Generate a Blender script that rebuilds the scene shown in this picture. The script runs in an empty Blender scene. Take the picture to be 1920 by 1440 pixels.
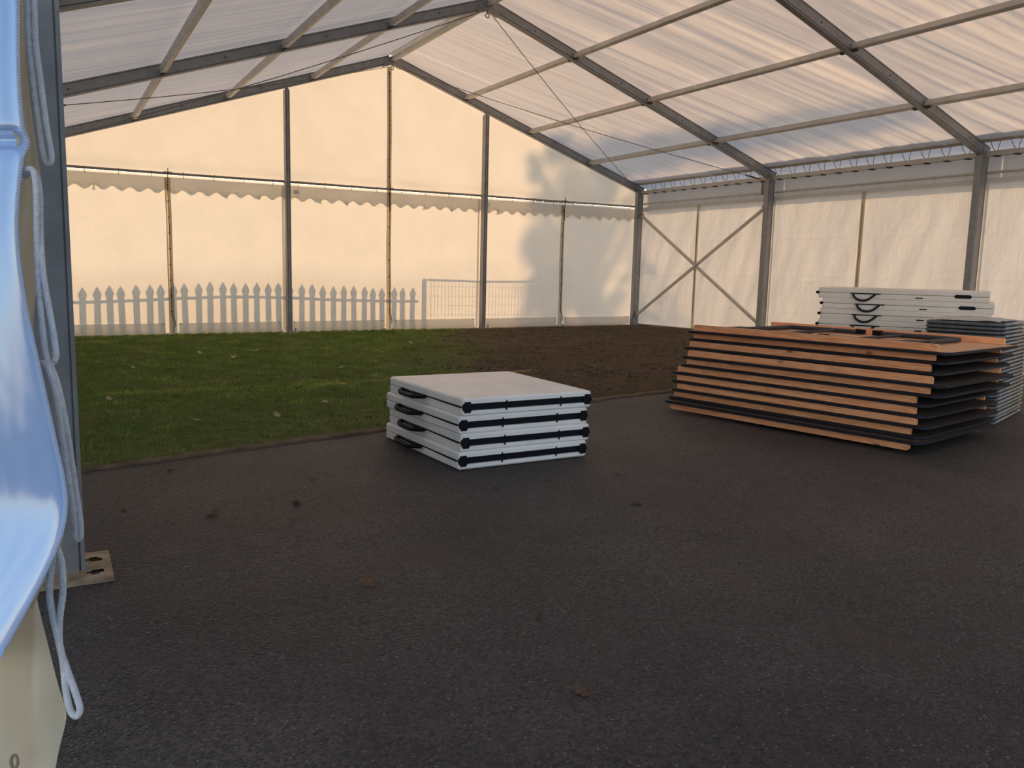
import bpy, bmesh, math, random
import numpy as np
from mathutils import Vector, Matrix, noise

random.seed(7)
rng = np.random.default_rng(7)
S = bpy.context.scene
COL = S.collection
PI = math.pi

# ------------------------------------------------------------------ camera
CAM = Vector((-4.341, -11.5492, 0.9797))
YAW, PIT, ROLL, F = 0.5082, -0.1364, 0.0244, 1558.43
_c, _s = math.cos(YAW), math.sin(YAW)
FWD = Vector((_s*math.cos(PIT), _c*math.cos(PIT), math.sin(PIT)))
_r = Vector((_c, -_s, 0)); _u = _r.cross(FWD)
RGT = _r*math.cos(ROLL) + _u*math.sin(ROLL)
UPV = -_r*math.sin(ROLL) + _u*math.cos(ROLL)
cd = bpy.data.cameras.new('camera'); cam = bpy.data.objects.new('camera', cd); COL.objects.link(cam)
m = Matrix((RGT, UPV, -FWD)).transposed().to_4x4(); m.translation = CAM
cam.matrix_world = m
cd.sensor_width = 36; cd.lens = 36*F/1920; cd.clip_start = .02; cd.clip_end = 500
S.camera = cam

def at(u, v, d):                       # world point seen at a pixel, d metres in front of the lens
    return CAM + (FWD + RGT*((u-960)/F) - UPV*((v-720)/F))*d
def on_z(u, v, z=0.0):                 # world point on a level plane
    dr = FWD + RGT*((u-960)/F) - UPV*((v-720)/F)
    return CAM + dr*((z-CAM.z)/dr.z)

# ------------------------------------------------------------------ tent numbers
HW, EAVE, RIDGE = 4.45, 2.281, 3.796
FY = [0.0, -3.0, -6.0, -8.68, -11.7]
def line_z(x): return RIDGE + (EAVE-RIDGE)*abs(x)/HW
SL = math.atan2(RIDGE-EAVE, HW)
FAB = 0.135

def kerb_y(x):
    x = max(-5.2, min(4.0, x)); return -6.34 + .167*x - .0125*x*x
def sst(t): t = max(0, min(1, t)); return t*t*(3-2*t)
def asphalt_z(x, y): return .03*sst((x+1.9)/1.3)
def ground_z(x, y):
    ky = kerb_y(x); b = asphalt_z(x, y)
    g = .025 + .06*max(0, min(1, (x+4)/8.5))
    if x > 3.2: g += .05*sst((x-3.2)/1.2)*sst((-y)/1.5)
    t = max(0, min(1, (y-ky)/(0-ky)))
    return b*(1-t) + g*t + .006*sst((y-ky)/.2)

# ------------------------------------------------------------------ materials
def mat(name):
    M = bpy.data.materials.new(name); M.use_nodes = True
    nt = M.node_tree; nt.nodes.clear()
    out = nt.nodes.new('ShaderNodeOutputMaterial')
    return M, nt, out
def N(nt, t, **k):
    n = nt.nodes.new(t)
    for a, b in k.items():
        if a.startswith('i_'): n.inputs[a[2:].replace('_', ' ')].default_value = b
        else: setattr(n, a, b)
    return n
def L(nt, a, b): nt.links.new(a, b)
def rgba(c): return (c[0], c[1], c[2], 1)

def principled(name, col, rough=.6, metal=0, var=0, vscale=8, bump=0, bscale=40, spec=.5, rnd=0, coat=0):
    M, nt, out = mat(name)
    p = N(nt, 'ShaderNodeBsdfPrincipled'); L(nt, p.outputs[0], out.inputs[0])
    p.inputs['Roughness'].default_value = rough; p.inputs['Metallic'].default_value = metal
    p.inputs['Specular IOR Level'].default_value = spec; p.inputs['Coat Weight'].default_value = coat
    p.inputs['Coat Roughness'].default_value = .06
    p.inputs['Base Color'].default_value = rgba(col)
    tc = N(nt, 'ShaderNodeTexCoord')
    if var or rnd:
        nz = N(nt, 'ShaderNodeTexNoise'); nz.inputs['Scale'].default_value = vscale; nz.inputs['Detail'].default_value = 4
        L(nt, tc.outputs['Object'], nz.inputs['Vector'])
        mr = N(nt, 'ShaderNodeMapRange'); mr.inputs['To Min'].default_value = 1-var; mr.inputs['To Max'].default_value = 1+var
        mr.inputs['From Min'].default_value = .3; mr.inputs['From Max'].default_value = .7
        L(nt, nz.outputs['Fac'], mr.inputs['Value'])
        val = mr.outputs[0]
        if rnd:
            oi = N(nt, 'ShaderNodeObjectInfo')
            m2 = N(nt, 'ShaderNodeMapRange'); m2.inputs['To Min'].default_value = 1-rnd; m2.inputs['To Max'].default_value = 1+rnd
            L(nt, oi.outputs['Random'], m2.inputs['Value'])
            mm = N(nt, 'ShaderNodeMath', operation='MULTIPLY'); L(nt, val, mm.inputs[0]); L(nt, m2.outputs[0], mm.inputs[1]); val = mm.outputs[0]
        hs = N(nt, 'ShaderNodeMix', data_type='RGBA', blend_type='MULTIPLY'); hs.inputs['Factor'].default_value = 1
        hs.inputs['A'].default_value = rgba(col)
        L(nt, val, hs.inputs['B']); L(nt, hs.outputs['Result'], p.inputs['Base Color'])
    if bump:
        nb = N(nt, 'ShaderNodeTexNoise'); nb.inputs['Scale'].default_value = bscale; nb.inputs['Detail'].default_value = 5
        L(nt, tc.outputs['Object'], nb.inputs['Vector'])
        b = N(nt, 'ShaderNodeBump'); b.inputs['Strength'].default_value = bump; b.inputs['Distance'].default_value = .01
        L(nt, nb.outputs['Fac'], b.inputs['Height']); L(nt, b.outputs[0], p.inputs['Normal'])
    return M

def fabric(name, dif, tra, fac, gloss=.06, bscale=(3, 3, 3), bump=.25, dist=.02, dirt=.05, rough=.35):
    """coated tent cloth that lets daylight through"""
    M, nt, out = mat(name)
    tc = N(nt, 'ShaderNodeTexCoord')
    mp = N(nt, 'ShaderNodeMapping'); mp.inputs['Scale'].default_value = bscale; L(nt, tc.outputs['Object'], mp.inputs[0])
    nz = N(nt, 'ShaderNodeTexNoise'); nz.inputs['Scale'].default_value = 1; nz.inputs['Detail'].default_value = 5; nz.inputs['Roughness'].default_value = .55
    L(nt, mp.outputs[0], nz.inputs['Vector'])
    b = N(nt, 'ShaderNodeBump'); b.inputs['Strength'].default_value = bump; b.inputs['Distance'].default_value = dist
    L(nt, nz.outputs['Fac'], b.inputs['Height'])
    n2 = N(nt, 'ShaderNodeTexNoise'); n2.inputs['Scale'].default_value = 2.2; n2.inputs['Detail'].default_value = 6
    L(nt, tc.outputs['Object'], n2.inputs['Vector'])
    mr = N(nt, 'ShaderNodeMapRange'); mr.inputs['From Min'].default_value = .35; mr.inputs['From Max'].default_value = .7
    mr.inputs['To Min'].default_value = 1-dirt; mr.inputs['To Max'].default_value = 1
    L(nt, n2.outputs['Fac'], mr.inputs['Value'])
    def tint(c):
        x = N(nt, 'ShaderNodeMix', data_type='RGBA', blend_type='MULTIPLY'); x.inputs['Factor'].default_value = 1
        x.inputs['A'].default_value = rgba(c); L(nt, mr.outputs[0], x.inputs['B']); return x.outputs['Result']
    d = N(nt, 'ShaderNodeBsdfDiffuse'); L(nt, tint(dif), d.inputs['Color']); L(nt, b.outputs[0], d.inputs['Normal'])
    t = N(nt, 'ShaderNodeBsdfTranslucent'); L(nt, tint(tra), t.inputs['Color']); L(nt, b.outputs[0], t.inputs['Normal'])
    mx = N(nt, 'ShaderNodeMixShader'); mx.inputs[0].default_value = fac; L(nt, d.outputs[0], mx.inputs[1]); L(nt, t.outputs[0], mx.inputs[2])
    g = N(nt, 'ShaderNodeBsdfGlossy'); g.inputs['Roughness'].default_value = rough; g.inputs['Color'].default_value = (1, 1, 1, 1)
    L(nt, b.outputs[0], g.inputs['Normal'])
    m2 = N(nt, 'ShaderNodeMixShader'); m2.inputs[0].default_value = gloss; L(nt, mx.outputs[0], m2.inputs[1]); L(nt, g.outputs[0], m2.inputs[2])
    L(nt, m2.outputs[0], out.inputs[0])
    return M

def wood_mat(name, c1, c2, rnd=.12):
    M, nt, out = mat(name)
    p = N(nt, 'ShaderNodeBsdfPrincipled'); L(nt, p.outputs[0], out.inputs[0]); p.inputs['Roughness'].default_value = .6
    tc = N(nt, 'ShaderNodeTexCoord'); oi = N(nt, 'ShaderNodeObjectInfo')
    ad = N(nt, 'ShaderNodeVectorMath', operation='MULTIPLY_ADD'); L(nt, tc.outputs['Object'], ad.inputs[0]); ad.inputs[1].default_value = (1, 1, 1)
    cb = N(nt, 'ShaderNodeVectorMath', operation='SCALE'); cb.inputs[0].default_value = (7, 3, 5); L(nt, oi.outputs['Random'], cb.inputs['Scale'])
    L(nt, cb.outputs[0], ad.inputs[2])
    mp = N(nt, 'ShaderNodeMapping'); mp.inputs['Scale'].default_value = (1.6, 26, 26); L(nt, ad.outputs[0], mp.inputs[0])
    nz = N(nt, 'ShaderNodeTexNoise'); nz.inputs['Scale'].default_value = 1.3; nz.inputs['Detail'].default_value = 4; nz.inputs['Distortion'].default_value = .8
    L(nt, mp.outputs[0], nz.inputs['Vector'])
    wv = N(nt, 'ShaderNodeMath', operation='SINE'); ml = N(nt, 'ShaderNodeMath', operation='MULTIPLY'); ml.inputs[1].default_value = 38
    L(nt, nz.outputs['Fac'], ml.inputs[0]); L(nt, ml.outputs[0], wv.inputs[0])
    mr = N(nt, 'ShaderNodeMapRange'); mr.inputs['From Min'].default_value = -1; L(nt, wv.outputs[0], mr.inputs['Value'])
    mx = N(nt, 'ShaderNodeMix', data_type='RGBA'); mx.inputs['A'].default_value = rgba(c1); mx.inputs['B'].default_value = rgba(c2)
    L(nt, mr.outputs[0], mx.inputs['Factor'])
    # knots
    vo = N(nt, 'ShaderNodeTexVoronoi'); vo.inputs['Scale'].default_value = 1; mk = N(nt, 'ShaderNodeMapping'); mk.inputs['Scale'].default_value = (4.2, 9, 9)
    L(nt, ad.outputs[0], mk.inputs[0]); L(nt, mk.outputs[0], vo.inputs['Vector'])
    mk2 = N(nt, 'ShaderNodeMapRange'); mk2.inputs['From Min'].default_value = .05; mk2.inputs['From Max'].default_value = .13
    L(nt, vo.outputs['Distance'], mk2.inputs['Value'])
    mx2 = N(nt, 'ShaderNodeMix', data_type='RGBA'); mx2.inputs['A'].default_value = rgba([c*.25 for c in c2]); L(nt, mk2.outputs[0], mx2.inputs['Factor']); L(nt, mx.outputs['Result'], mx2.inputs['B'])
    m2 = N(nt, 'ShaderNodeMapRange'); m2.inputs['To Min'].default_value = 1-rnd; m2.inputs['To Max'].default_value = 1+rnd; L(nt, oi.outputs['Random'], m2.inputs['Value'])
    hs = N(nt, 'ShaderNodeMix', data_type='RGBA', blend_type='MULTIPLY'); hs.inputs['Factor'].default_value = 1
    L(nt, mx2.outputs['Result'], hs.inputs['A']); L(nt, m2.outputs[0], hs.inputs['B']); L(nt, hs.outputs['Result'], p.inputs['Base Color'])
    return M

def asphalt_mat():
    M, nt, out = mat('asphalt')
    p = N(nt, 'ShaderNodeBsdfPrincipled'); L(nt, p.outputs[0], out.inputs[0]); p.inputs['Roughness'].default_value = .64
    p.inputs['Specular IOR Level'].default_value = .5
    tc = N(nt, 'ShaderNodeTexCoord')
    n1 = N(nt, 'ShaderNodeTexNoise'); n1.inputs['Scale'].default_value = 1.1; n1.inputs['Detail'].default_value = 6; n1.inputs['Roughness'].default_value = .65
    vo = N(nt, 'ShaderNodeTexVoronoi'); vo.inputs['Scale'].default_value = 130
    n3 = N(nt, 'ShaderNodeTexNoise'); n3.inputs['Scale'].default_value = 60; n3.inputs['Detail'].default_value = 5
    for n in (n1, vo, n3): L(nt, tc.outputs['Object'], n.inputs['Vector'])
    cr = N(nt, 'ShaderNodeValToRGB'); e = cr.color_ramp.elements
    e[0].position = .3; e[0].color = (.026, .022, .021, 1); e[1].position = .72; e[1].color = (.076, .062, .055, 1)
    L(nt, n1.outputs['Fac'], cr.inputs[0])
    # per-stone tone
    hv = N(nt, 'ShaderNodeSeparateColor'); L(nt, vo.outputs['Color'], hv.inputs[0])
    mr = N(nt, 'ShaderNodeMapRange'); mr.inputs['To Min'].default_value = .35; mr.inputs['To Max'].default_value = 1.75; L(nt, hv.outputs[0], mr.inputs['Value'])
    mx = N(nt, 'ShaderNodeMix', data_type='RGBA', blend_type='MULTIPLY'); mx.inputs['Factor'].default_value = 1
    L(nt, cr.outputs[0], mx.inputs['A']); L(nt, mr.outputs[0], mx.inputs['B'])
    # sparse pale chips
    vc = N(nt, 'ShaderNodeTexVoronoi'); vc.inputs['Scale'].default_value = 210; L(nt, tc.outputs['Object'], vc.inputs['Vector'])
    hc = N(nt, 'ShaderNodeSeparateColor'); L(nt, vc.outputs['Color'], hc.inputs[0])
    gt = N(nt, 'ShaderNodeMath', operation='GREATER_THAN'); gt.inputs[1].default_value = .988; L(nt, hc.outputs[1], gt.inputs[0])
    m3 = N(nt, 'ShaderNodeMix', data_type='RGBA'); L(nt, gt.outputs[0], m3.inputs['Factor']); L(nt, mx.outputs['Result'], m3.inputs['A']); m3.inputs['B'].default_value = (.2, .185, .17, 1)
    # reddish stains
    n4 = N(nt, 'ShaderNodeTexNoise'); n4.inputs['Scale'].default_value = 2.6; n4.inputs['Detail'].default_value = 5; L(nt, tc.outputs['Object'], n4.inputs['Vector'])
    mr4 = N(nt, 'ShaderNodeMapRange'); mr4.inputs['From Min'].default_value = .55; mr4.inputs['From Max'].default_value = .72; mr4.inputs['To Max'].default_value = .6
    L(nt, n4.outputs['Fac'], mr4.inputs['Value'])
    m4 = N(nt, 'ShaderNodeMix', data_type='RGBA'); L(nt, mr4.outputs[0], m4.inputs['Factor']); L(nt, m3.outputs['Result'], m4.inputs['A']); m4.inputs['B'].default_value = (.06, .038, .03, 1)
    L(nt, m4.outputs['Result'], p.inputs['Base Color'])
    ad = N(nt, 'ShaderNodeMath', operation='MULTIPLY_ADD'); L(nt, vo.outputs['Distance'], ad.inputs[0]); ad.inputs[1].default_value = -1.2; L(nt, n3.outputs['Fac'], ad.inputs[2])
    b = N(nt, 'ShaderNodeBump'); b.inputs['Strength'].default_value = .8; b.inputs['Distance'].default_value = .006
    L(nt, ad.outputs[0], b.inputs['Height']); L(nt, b.outputs[0], p.inputs['Normal'])
    return M

def lawn_mat():
    """turf that gives way to bare trampled earth on one side of a wandering line"""
    M, nt, out = mat('lawn')
    p = N(nt, 'ShaderNodeBsdfPrincipled'); L(nt, p.outputs[0], out.inputs[0]); p.inputs['Roughness'].default_value = .95; p.inputs['Specular IOR Level'].default_value = .1
    tc = N(nt, 'ShaderNodeTexCoord'); sp = N(nt, 'ShaderNodeSeparateXYZ'); L(nt, tc.outputs['Object'], sp.inputs[0])
    nb = N(nt, 'ShaderNodeTexNoise'); nb.inputs['Scale'].default_value = 2.0; nb.inputs['Detail'].default_value = 7; nb.inputs['Roughness'].default_value = .65; L(nt, tc.outputs['Object'], nb.inputs['Vector'])
    # s = x - .47 y - 1.2 + wobble
    a = N(nt, 'ShaderNodeMath', operation='MULTIPLY_ADD'); L(nt, sp.outputs[1], a.inputs[0]); a.inputs[1].default_value = -.45; L(nt, sp.outputs[0], a.inputs[2])
    w = N(nt, 'ShaderNodeMath', operation='MULTIPLY_ADD'); L(nt, nb.outputs['Fac'], w.inputs[0]); w.inputs[1].default_value = 2.4; L(nt, a.outputs[0], w.inputs[2])
    mr = N(nt, 'ShaderNodeMapRange'); mr.inputs['From Min'].default_value = 1.7; mr.inputs['From Max'].default_value = 2.7; L(nt, w.outputs[0], mr.inputs['Value'])
    n2 = N(nt, 'ShaderNodeTexNoise'); n2.inputs['Scale'].default_value = 9; n2.inputs['Detail'].default_value = 8; n2.inputs['Roughness'].default_value = .7; L(nt, tc.outputs['Object'], n2.inputs['Vector'])
    g = N(nt, 'ShaderNodeValToRGB'); e = g.color_ramp.elements
    e[0].position = .3; e[0].color = (.060, .070, .022, 1); e[1].position = .7; e[1].color = (.16, .18, .055, 1)
    L(nt, n2.outputs['Fac'], g.inputs[0])
    s = N(nt, 'ShaderNodeValToRGB'); e = s.color_ramp.elements
    e[0].position = .28; e[0].color = (.042, .029, .020, 1); e[1].position = .75; e[1].color = (.17, .120, .080, 1)
    x = s.color_ramp.elements.new(.5); x.color = (.095, .068, .046, 1)
    L(nt, n2.outputs['Fac'], s.inputs[0])
    # mossy patches on the earth
    n5 = N(nt, 'ShaderNodeTexNoise'); n5.inputs['Scale'].default_value = 1.7; n5.inputs['Detail'].default_value = 6
    mp5 = N(nt, 'ShaderNodeMapping'); mp5.inputs['Location'].default_value = (5, 2, 0); L(nt, tc.outputs['Object'], mp5.inputs[0]); L(nt, mp5.outputs[0], n5.inputs['Vector'])
    m5 = N(nt, 'ShaderNodeMapRange'); m5.inputs['From Min'].default_value = .52; m5.inputs['From Max'].default_value = .68; m5.inputs['To Max'].default_value = .7; L(nt, n5.outputs['Fac'], m5.inputs['Value'])
    sm = N(nt, 'ShaderNodeMix', data_type='RGBA'); L(nt, m5.outputs[0], sm.inputs['Factor']); L(nt, s.outputs[0], sm.inputs['A']); sm.inputs['B'].default_value = (.085, .075, .022, 1)
    # pale chips
    vo = N(nt, 'ShaderNodeTexVoronoi'); vo.inputs['Scale'].default_value = 38; L(nt, tc.outputs['Object'], vo.inputs['Vector'])
    sc = N(nt, 'ShaderNodeSeparateColor'); L(nt, vo.outputs['Color'], sc.inputs[0])
    gt = N(nt, 'ShaderNodeMath', operation='GREATER_THAN'); gt.inputs[1].default_value = .975; L(nt, sc.outputs[0], gt.inputs[0])
    lt = N(nt, 'ShaderNodeMath', operation='LESS_THAN'); lt.inputs[1].default_value = .3; L(nt, vo.outputs['Distance'], lt.inputs[0])
    an = N(nt, 'ShaderNodeMath', operation='MULTIPLY'); L(nt, gt.outputs[0], an.inputs[0]); L(nt, lt.outputs[0], an.inputs[1])
    m = N(nt, 'ShaderNodeMix', data_type='RGBA'); L(nt, mr.outputs[0], m.inputs['Factor']); L(nt, g.outputs[0], m.inputs['A']); L(nt, sm.outputs['Result'], m.inputs['B'])
    m2 = N(nt, 'ShaderNodeMix', data_type='RGBA'); L(nt, an.outputs[0], m2.inputs['Factor']); L(nt, m.outputs['Result'], m2.inputs['A']); m2.inputs['B'].default_value = (.2, .16, .11, 1)
    L(nt, m2.outputs['Result'], p.inputs['Base Color'])
    n6 = N(nt, 'ShaderNodeTexNoise'); n6.inputs['Scale'].default_value = 30; n6.inputs['Detail'].default_value = 6; L(nt, tc.outputs['Object'], n6.inputs['Vector'])
    b = N(nt, 'ShaderNodeBump'); b.inputs['Strength'].default_value = 1; b.inputs['Distance'].default_value = .03; L(nt, n6.outputs['Fac'], b.inputs['Height']); L(nt, b.outputs[0], p.inputs['Normal'])
    return M

def blade_mat():
    M, nt, out = mat('grass_blade')
    oi = N(nt, 'ShaderNodeTexCoord'); nz = N(nt, 'ShaderNodeTexNoise'); nz.inputs['Scale'].default_value = 3.0; nz.inputs['Detail'].default_value = 9; nz.inputs['Roughness'].default_value = .82
    L(nt, oi.outputs['Object'], nz.inputs['Vector'])
    cr = N(nt, 'ShaderNodeValToRGB'); e = cr.color_ramp.elements
    e[0].position = .3; e[0].color = (.075, .105, .028, 1); e[1].position = .68; e[1].color = (.52, .56, .16, 1)
    x = e.new(.52); x.color = (.20, .31, .07, 1)
    L(nt, nz.outputs['Fac'], cr.inputs[0])
    d = N(nt, 'ShaderNodeBsdfDiffuse'); t = N(nt, 'ShaderNodeBsdfTranslucent'); L(nt, cr.outputs[0], d.inputs[0]); L(nt, cr.outputs[0], t.inputs[0])
    mx = N(nt, 'ShaderNodeMixShader'); mx.inputs[0].default_value = .3; L(nt, d.outputs[0], mx.inputs[1]); L(nt, t.outputs[0], mx.inputs[2]); L(nt, mx.outputs[0], out.inputs[0])
    return M

M = {}
M['wall'] = fabric('wall_cloth', (.82, .80, .77), (.86, .82, .76), .38, gloss=.03, bscale=(2.2, 2.2, 1.5), bump=.25, dist=.03)
M['side'] = fabric('side_wall_cloth', (.82, .80, .78), (.82, .81, .79), .38, gloss=.03, bscale=(1.6, 1.6, .8), bump=.5, dist=.10)
M['roof'] = fabric('roof_cloth', (.80, .77, .74), (.86, .81, .76), .38, gloss=.03, bscale=(.9, 9, .9), bump=.22, dist=.02)
M['sky_tint_flap'] = fabric('sky_tinted_flap_cloth', (.50, .58, .70), (.50, .60, .76), .30, gloss=.03, bump=.1)  # eave flap cloth, tinted blue to stand in for sky in the gap
M['hem'] = fabric('hem_cloth', (.62, .55, .42), (.60, .50, .34), .35, gloss=.02, bump=.1)
M['lace_strip'] = fabric('lacing_strip_cloth', (.50, .43, .33), (.56, .48, .36), .42, gloss=.02, bump=.1)
M['gloss'] = fabric('sky_tinted_curtain_cloth', (.36, .56, 1.0), (.45, .62, .95), .12, gloss=.30, bscale=(7, 7, 1.2), bump=.12, dist=.010, dirt=.03, rough=.13)  # white cloth with the blue skylight put into its base colour
M['cream'] = fabric('cream_curtain_cloth', (.95, .84, .62), (.95, .82, .56), .5, gloss=.03, bump=.25, dirt=.16)
M['alu'] = principled('aluminium', (.30, .30, .305), .5, .35, var=.12, vscale=14, bump=.05, bscale=90)
M['alu_lip'] = principled('aluminium_edge', (.56, .53, .48), .5, .3, var=.1)
M['dark_metal'] = principled('dark_steel', (.045, .045, .05), .5, .3)
M['steel'] = principled('galvanised_steel', (.30, .30, .29), .5, .5, var=.2, vscale=20)
M['rail'] = principled('rail_tube', (.30, .28, .25), .5, .4, var=.15, vscale=12)
M['cable'] = principled('wire_rope', (.16, .14, .12), .6, .3)
M['rope'] = principled('white_rope', (.74, .75, .80), .85, var=.1, vscale=60, bump=.6, bscale=160)
M['tie'] = principled('dark_webbing', (.05, .045, .035), .9)
M['rust_plate'] = principled('rusty_plate', (.40, .30, .19), .75, .15, var=.4, vscale=16, bump=.2)
M['plastic'] = principled('white_table_plastic', (.88, .86, .84), .42, var=.06, vscale=5, bump=.05, bscale=150, rnd=.03)
M['plastic2'] = principled('off_white_table_plastic', (.90, .80, .69), .5, var=.05, vscale=5, bump=.05, bscale=150, rnd=.03)
M['black'] = principled('black_plastic', (.006, .007, .011), .5, spec=.15, var=.2, vscale=20)
M['webbing'] = principled('black_webbing', (.010, .011, .016), .8)
M['rubber'] = principled('rubber_edge', (.012, .013, .020), .6, spec=.3, var=.3, vscale=30, bump=.2)
M['wood'] = wood_mat('pine', (.88, .43, .21), (.70, .30, .135), .2)
M['ply_shaded'] = wood_mat('plywood_shaded', (.085, .055, .04), (.06, .038, .028), .06)  # same plywood as the top table, shade between the boards put into the colour
M['ply'] = wood_mat('plywood', (.74, .42, .24), (.62, .33, .18), .06)
M['chair'] = principled('grey_chair_frame', (.26, .27, .275), .4, .2, var=.15, vscale=10, rnd=.12)
M['chair_end_shaded'] = principled('grey_chair_frame_shaded', (.10, .108, .115), .5, .1, var=.2, vscale=20)  # same grey frame, darkened for the shadowed end of the stack
M['chair_seat'] = principled('grey_chair_panel', (.10, .105, .11), .6, var=.15, vscale=10)
M['sheetplastic'] = fabric('clear_wrap', (.75, .74, .72), (.7, .7, .7), .3, gloss=.12, bump=.3)
M['asphalt'] = asphalt_mat()
M['lawn'] = lawn_mat()
M['blade'] = blade_mat()
M['clod'] = principled('earth_crumb', (.075, .055, .040), .95, var=.6, vscale=25)
M['kerb'] = principled('kerb_edge', (.12, .085, .055), .9, var=.4, vscale=9, bump=.6, bscale=30)
M['leaf'] = principled('dead_leaf', (.10, .050, .025), .8, var=.3, vscale=30, rnd=.5)
M['leaf_pale'] = principled('pale_leaf', (.42, .34, .22), .8, var=.3, vscale=30)
M['fence'] = principled('fence_wood', (.35, .27, .18), .8, var=.2)
M['bark'] = principled('bark', (.09, .065, .045), .9, var=.3, bump=.8, bscale=12)
M['foliage'] = principled('foliage', (.035, .06, .015), .8, var=.3, vscale=2)
M['tag'] = principled('printed_patch', (.42, .37, .32), .7)

# ------------------------------------------------------------------ mesh builder
class MB:
    def __init__(s): s.v = []; s.f = []; s.smooth = False
    def add(s, vs, fs):
        b = len(s.v); s.v += [tuple(x) for x in vs]; s.f += [tuple(i+b for i in f) for f in fs]; return s
    def box(s, lo, hi, mx=None, ch=0):
        x0, y0, z0 = lo; x1, y1, z1 = hi
        if ch:      # chamfered along every edge of the top and bottom outline
            def ring(z, i): return [(x0+i+ch, y0+i, z), (x1-i-ch, y0+i, z), (x1-i, y0+i+ch, z), (x1-i, y1-i-ch, z), (x1-i-ch, y1-i, z), (x0+i+ch, y1-i, z), (x0+i, y1-i-ch, z), (x0+i, y0+i+ch, z)]
            vs = ring(z0, ch*.5)+ring(z0+ch*.7, 0)+ring(z1-ch*.7, 0)+ring(z1, ch*.5)
            fs = [tuple(range(7, -1, -1)), tuple(range(24, 32))]
            for k in range(3):
                for i in range(8): fs.append((k*8+i, k*8+(i+1) % 8, k*8+8+(i+1) % 8, k*8+8+i))
        else:
            vs = [(x0, y0, z0), (x1, y0, z0), (x1, y1, z0), (x0, y1, z0), (x0, y0, z1), (x1, y0, z1), (x1, y1, z1), (x0, y1, z1)]
            fs = [(3, 2, 1, 0), (4, 5, 6, 7), (0, 1, 5, 4), (1, 2, 6, 5), (2, 3, 7, 6), (3, 0, 4, 7)]
        if mx is not None: vs = [mx @ Vector(v) for v in vs]
        return s.add(vs, fs)
    def extrude(s, poly, p0, p1, xa, ya):
        """a closed 2-D outline swept straight from p0 to p1; xa, ya are the outline's axes"""
        p0, p1, xa, ya = Vector(p0), Vector(p1), Vector(xa), Vector(ya); n = len(poly)
        vs = [p+xa*a+ya*b for p in (p0, p1) for a, b in poly]
        fs = [(i, (i+1) % n, n+(i+1) % n, n+i) for i in range(n)]
        fs += [tuple(range(n-1, -1, -1)), tuple(range(n, 2*n))]
        return s.add(vs, fs)
    def beam(s, p0, p1, w, h, up=(0, 0, 1), c=.004):
        p0, p1 = Vector(p0), Vector(p1); d = (p1-p0).normalized(); x = d.cross(Vector(up)).normalized(); y = x.cross(d)
        a, b = w/2, h/2
        return s.extrude([(-a+c, -b), (a-c, -b), (a, -b+c), (a, b-c), (a-c, b), (-a+c, b), (-a, b-c), (-a, -b+c)], p0, p1, x, y)
    def alu(s, p0, p1, w, h, up=(0, 0, 1), g=.012):
        """hollow-section tent profile with a keder groove at each corner"""
        p0, p1 = Vector(p0), Vector(p1); d = (p1-p0).normalized(); x = d.cross(Vector(up)).normalized(); y = x.cross(d)
        a, b = w/2, h/2; q = g*.5
        P = [(-a, -b), (a, -b), (a, -b+g), (a-g, -b+g), (a-g, -b+g+q), (a, -b+g+q), (a, b-g-q), (a-g, b-g-q), (a-g, b-g), (a, b-g), (a, b),
             (-a, b), (-a, b-g), (-a+g, b-g), (-a+g, b-g-q), (-a, b-g-q), (-a, -b+g+q), (-a+g, -b+g+q), (-a+g, -b+g), (-a, -b+g)]
        return s.extrude(P, p0, p1, x, y)
    def tube(s, pts, r, n=8, closed=False, flat=1.0):
        pts = [Vector(p) for p in pts]; k = len(pts); rings = []; prev = None
        for i, p in enumerate(pts):
            if closed: t = (pts[(i+1) % k]-pts[i-1])
            else: t = pts[min(i+1, k-1)]-pts[max(i-1, 0)]
            t.normalize()
            if prev is None:
                a = Vector((0, 0, 1)) if abs(t.z) < .9 else Vector((1, 0, 0))
                prev = t.cross(a).normalized()
            x = (prev-t*prev.dot(t)).normalized(); y = t.cross(x); prev = x
            rr = r[i] if isinstance(r, (list, tuple)) else r
            rings.append([p+(x*math.cos(2*PI*j/n)+y*math.sin(2*PI*j/n)*flat)*rr for j in range(n)])
        b = len(s.v)
        for q in rings: s.v += [tuple(v) for v in q]
        m_ = k if closed else k-1
        for i in range(m_):
            for j in range(n):
                a0, a1 = i*n, ((i+1) % k)*n
                s.f.append((b+a0+j, b+a0+(j+1) % n, b+a1+(j+1) % n, b+a1+j))
        if not closed:
            s.f.append(tuple(b+j for j in range(n-1, -1, -1))); s.f.append(tuple(b+(k-1)*n+j for j in range(n)))
        return s
    def cyl(s, p0, p1, r, n=12): return s.tube([p0, p1], r, n)
    def sheet(s, fn, nu, nv):
        b = len(s.v)
        for j in range(nv+1):
            for i in range(nu+1): s.v.append(tuple(fn(i/nu, j/nv)))
        for j in range(nv):
            for i in range(nu):
                a = b+j*(nu+1)+i; s.f.append((a, a+1, a+nu+2, a+nu+1))
        return s
    def prism(s, poly, z0, z1, mx=None):
        n = len(poly); vs = [(x, y, z0) for x, y in poly]+[(x, y, z1) for x, y in poly]
        if mx is not None: vs = [mx @ Vector(v) for v in vs]
        return s.add(vs, [tuple(range(n-1, -1, -1)), tuple(range(n, 2*n))]+[(i, (i+1) % n, n+(i+1) % n, n+i) for i in range(n)])
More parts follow.
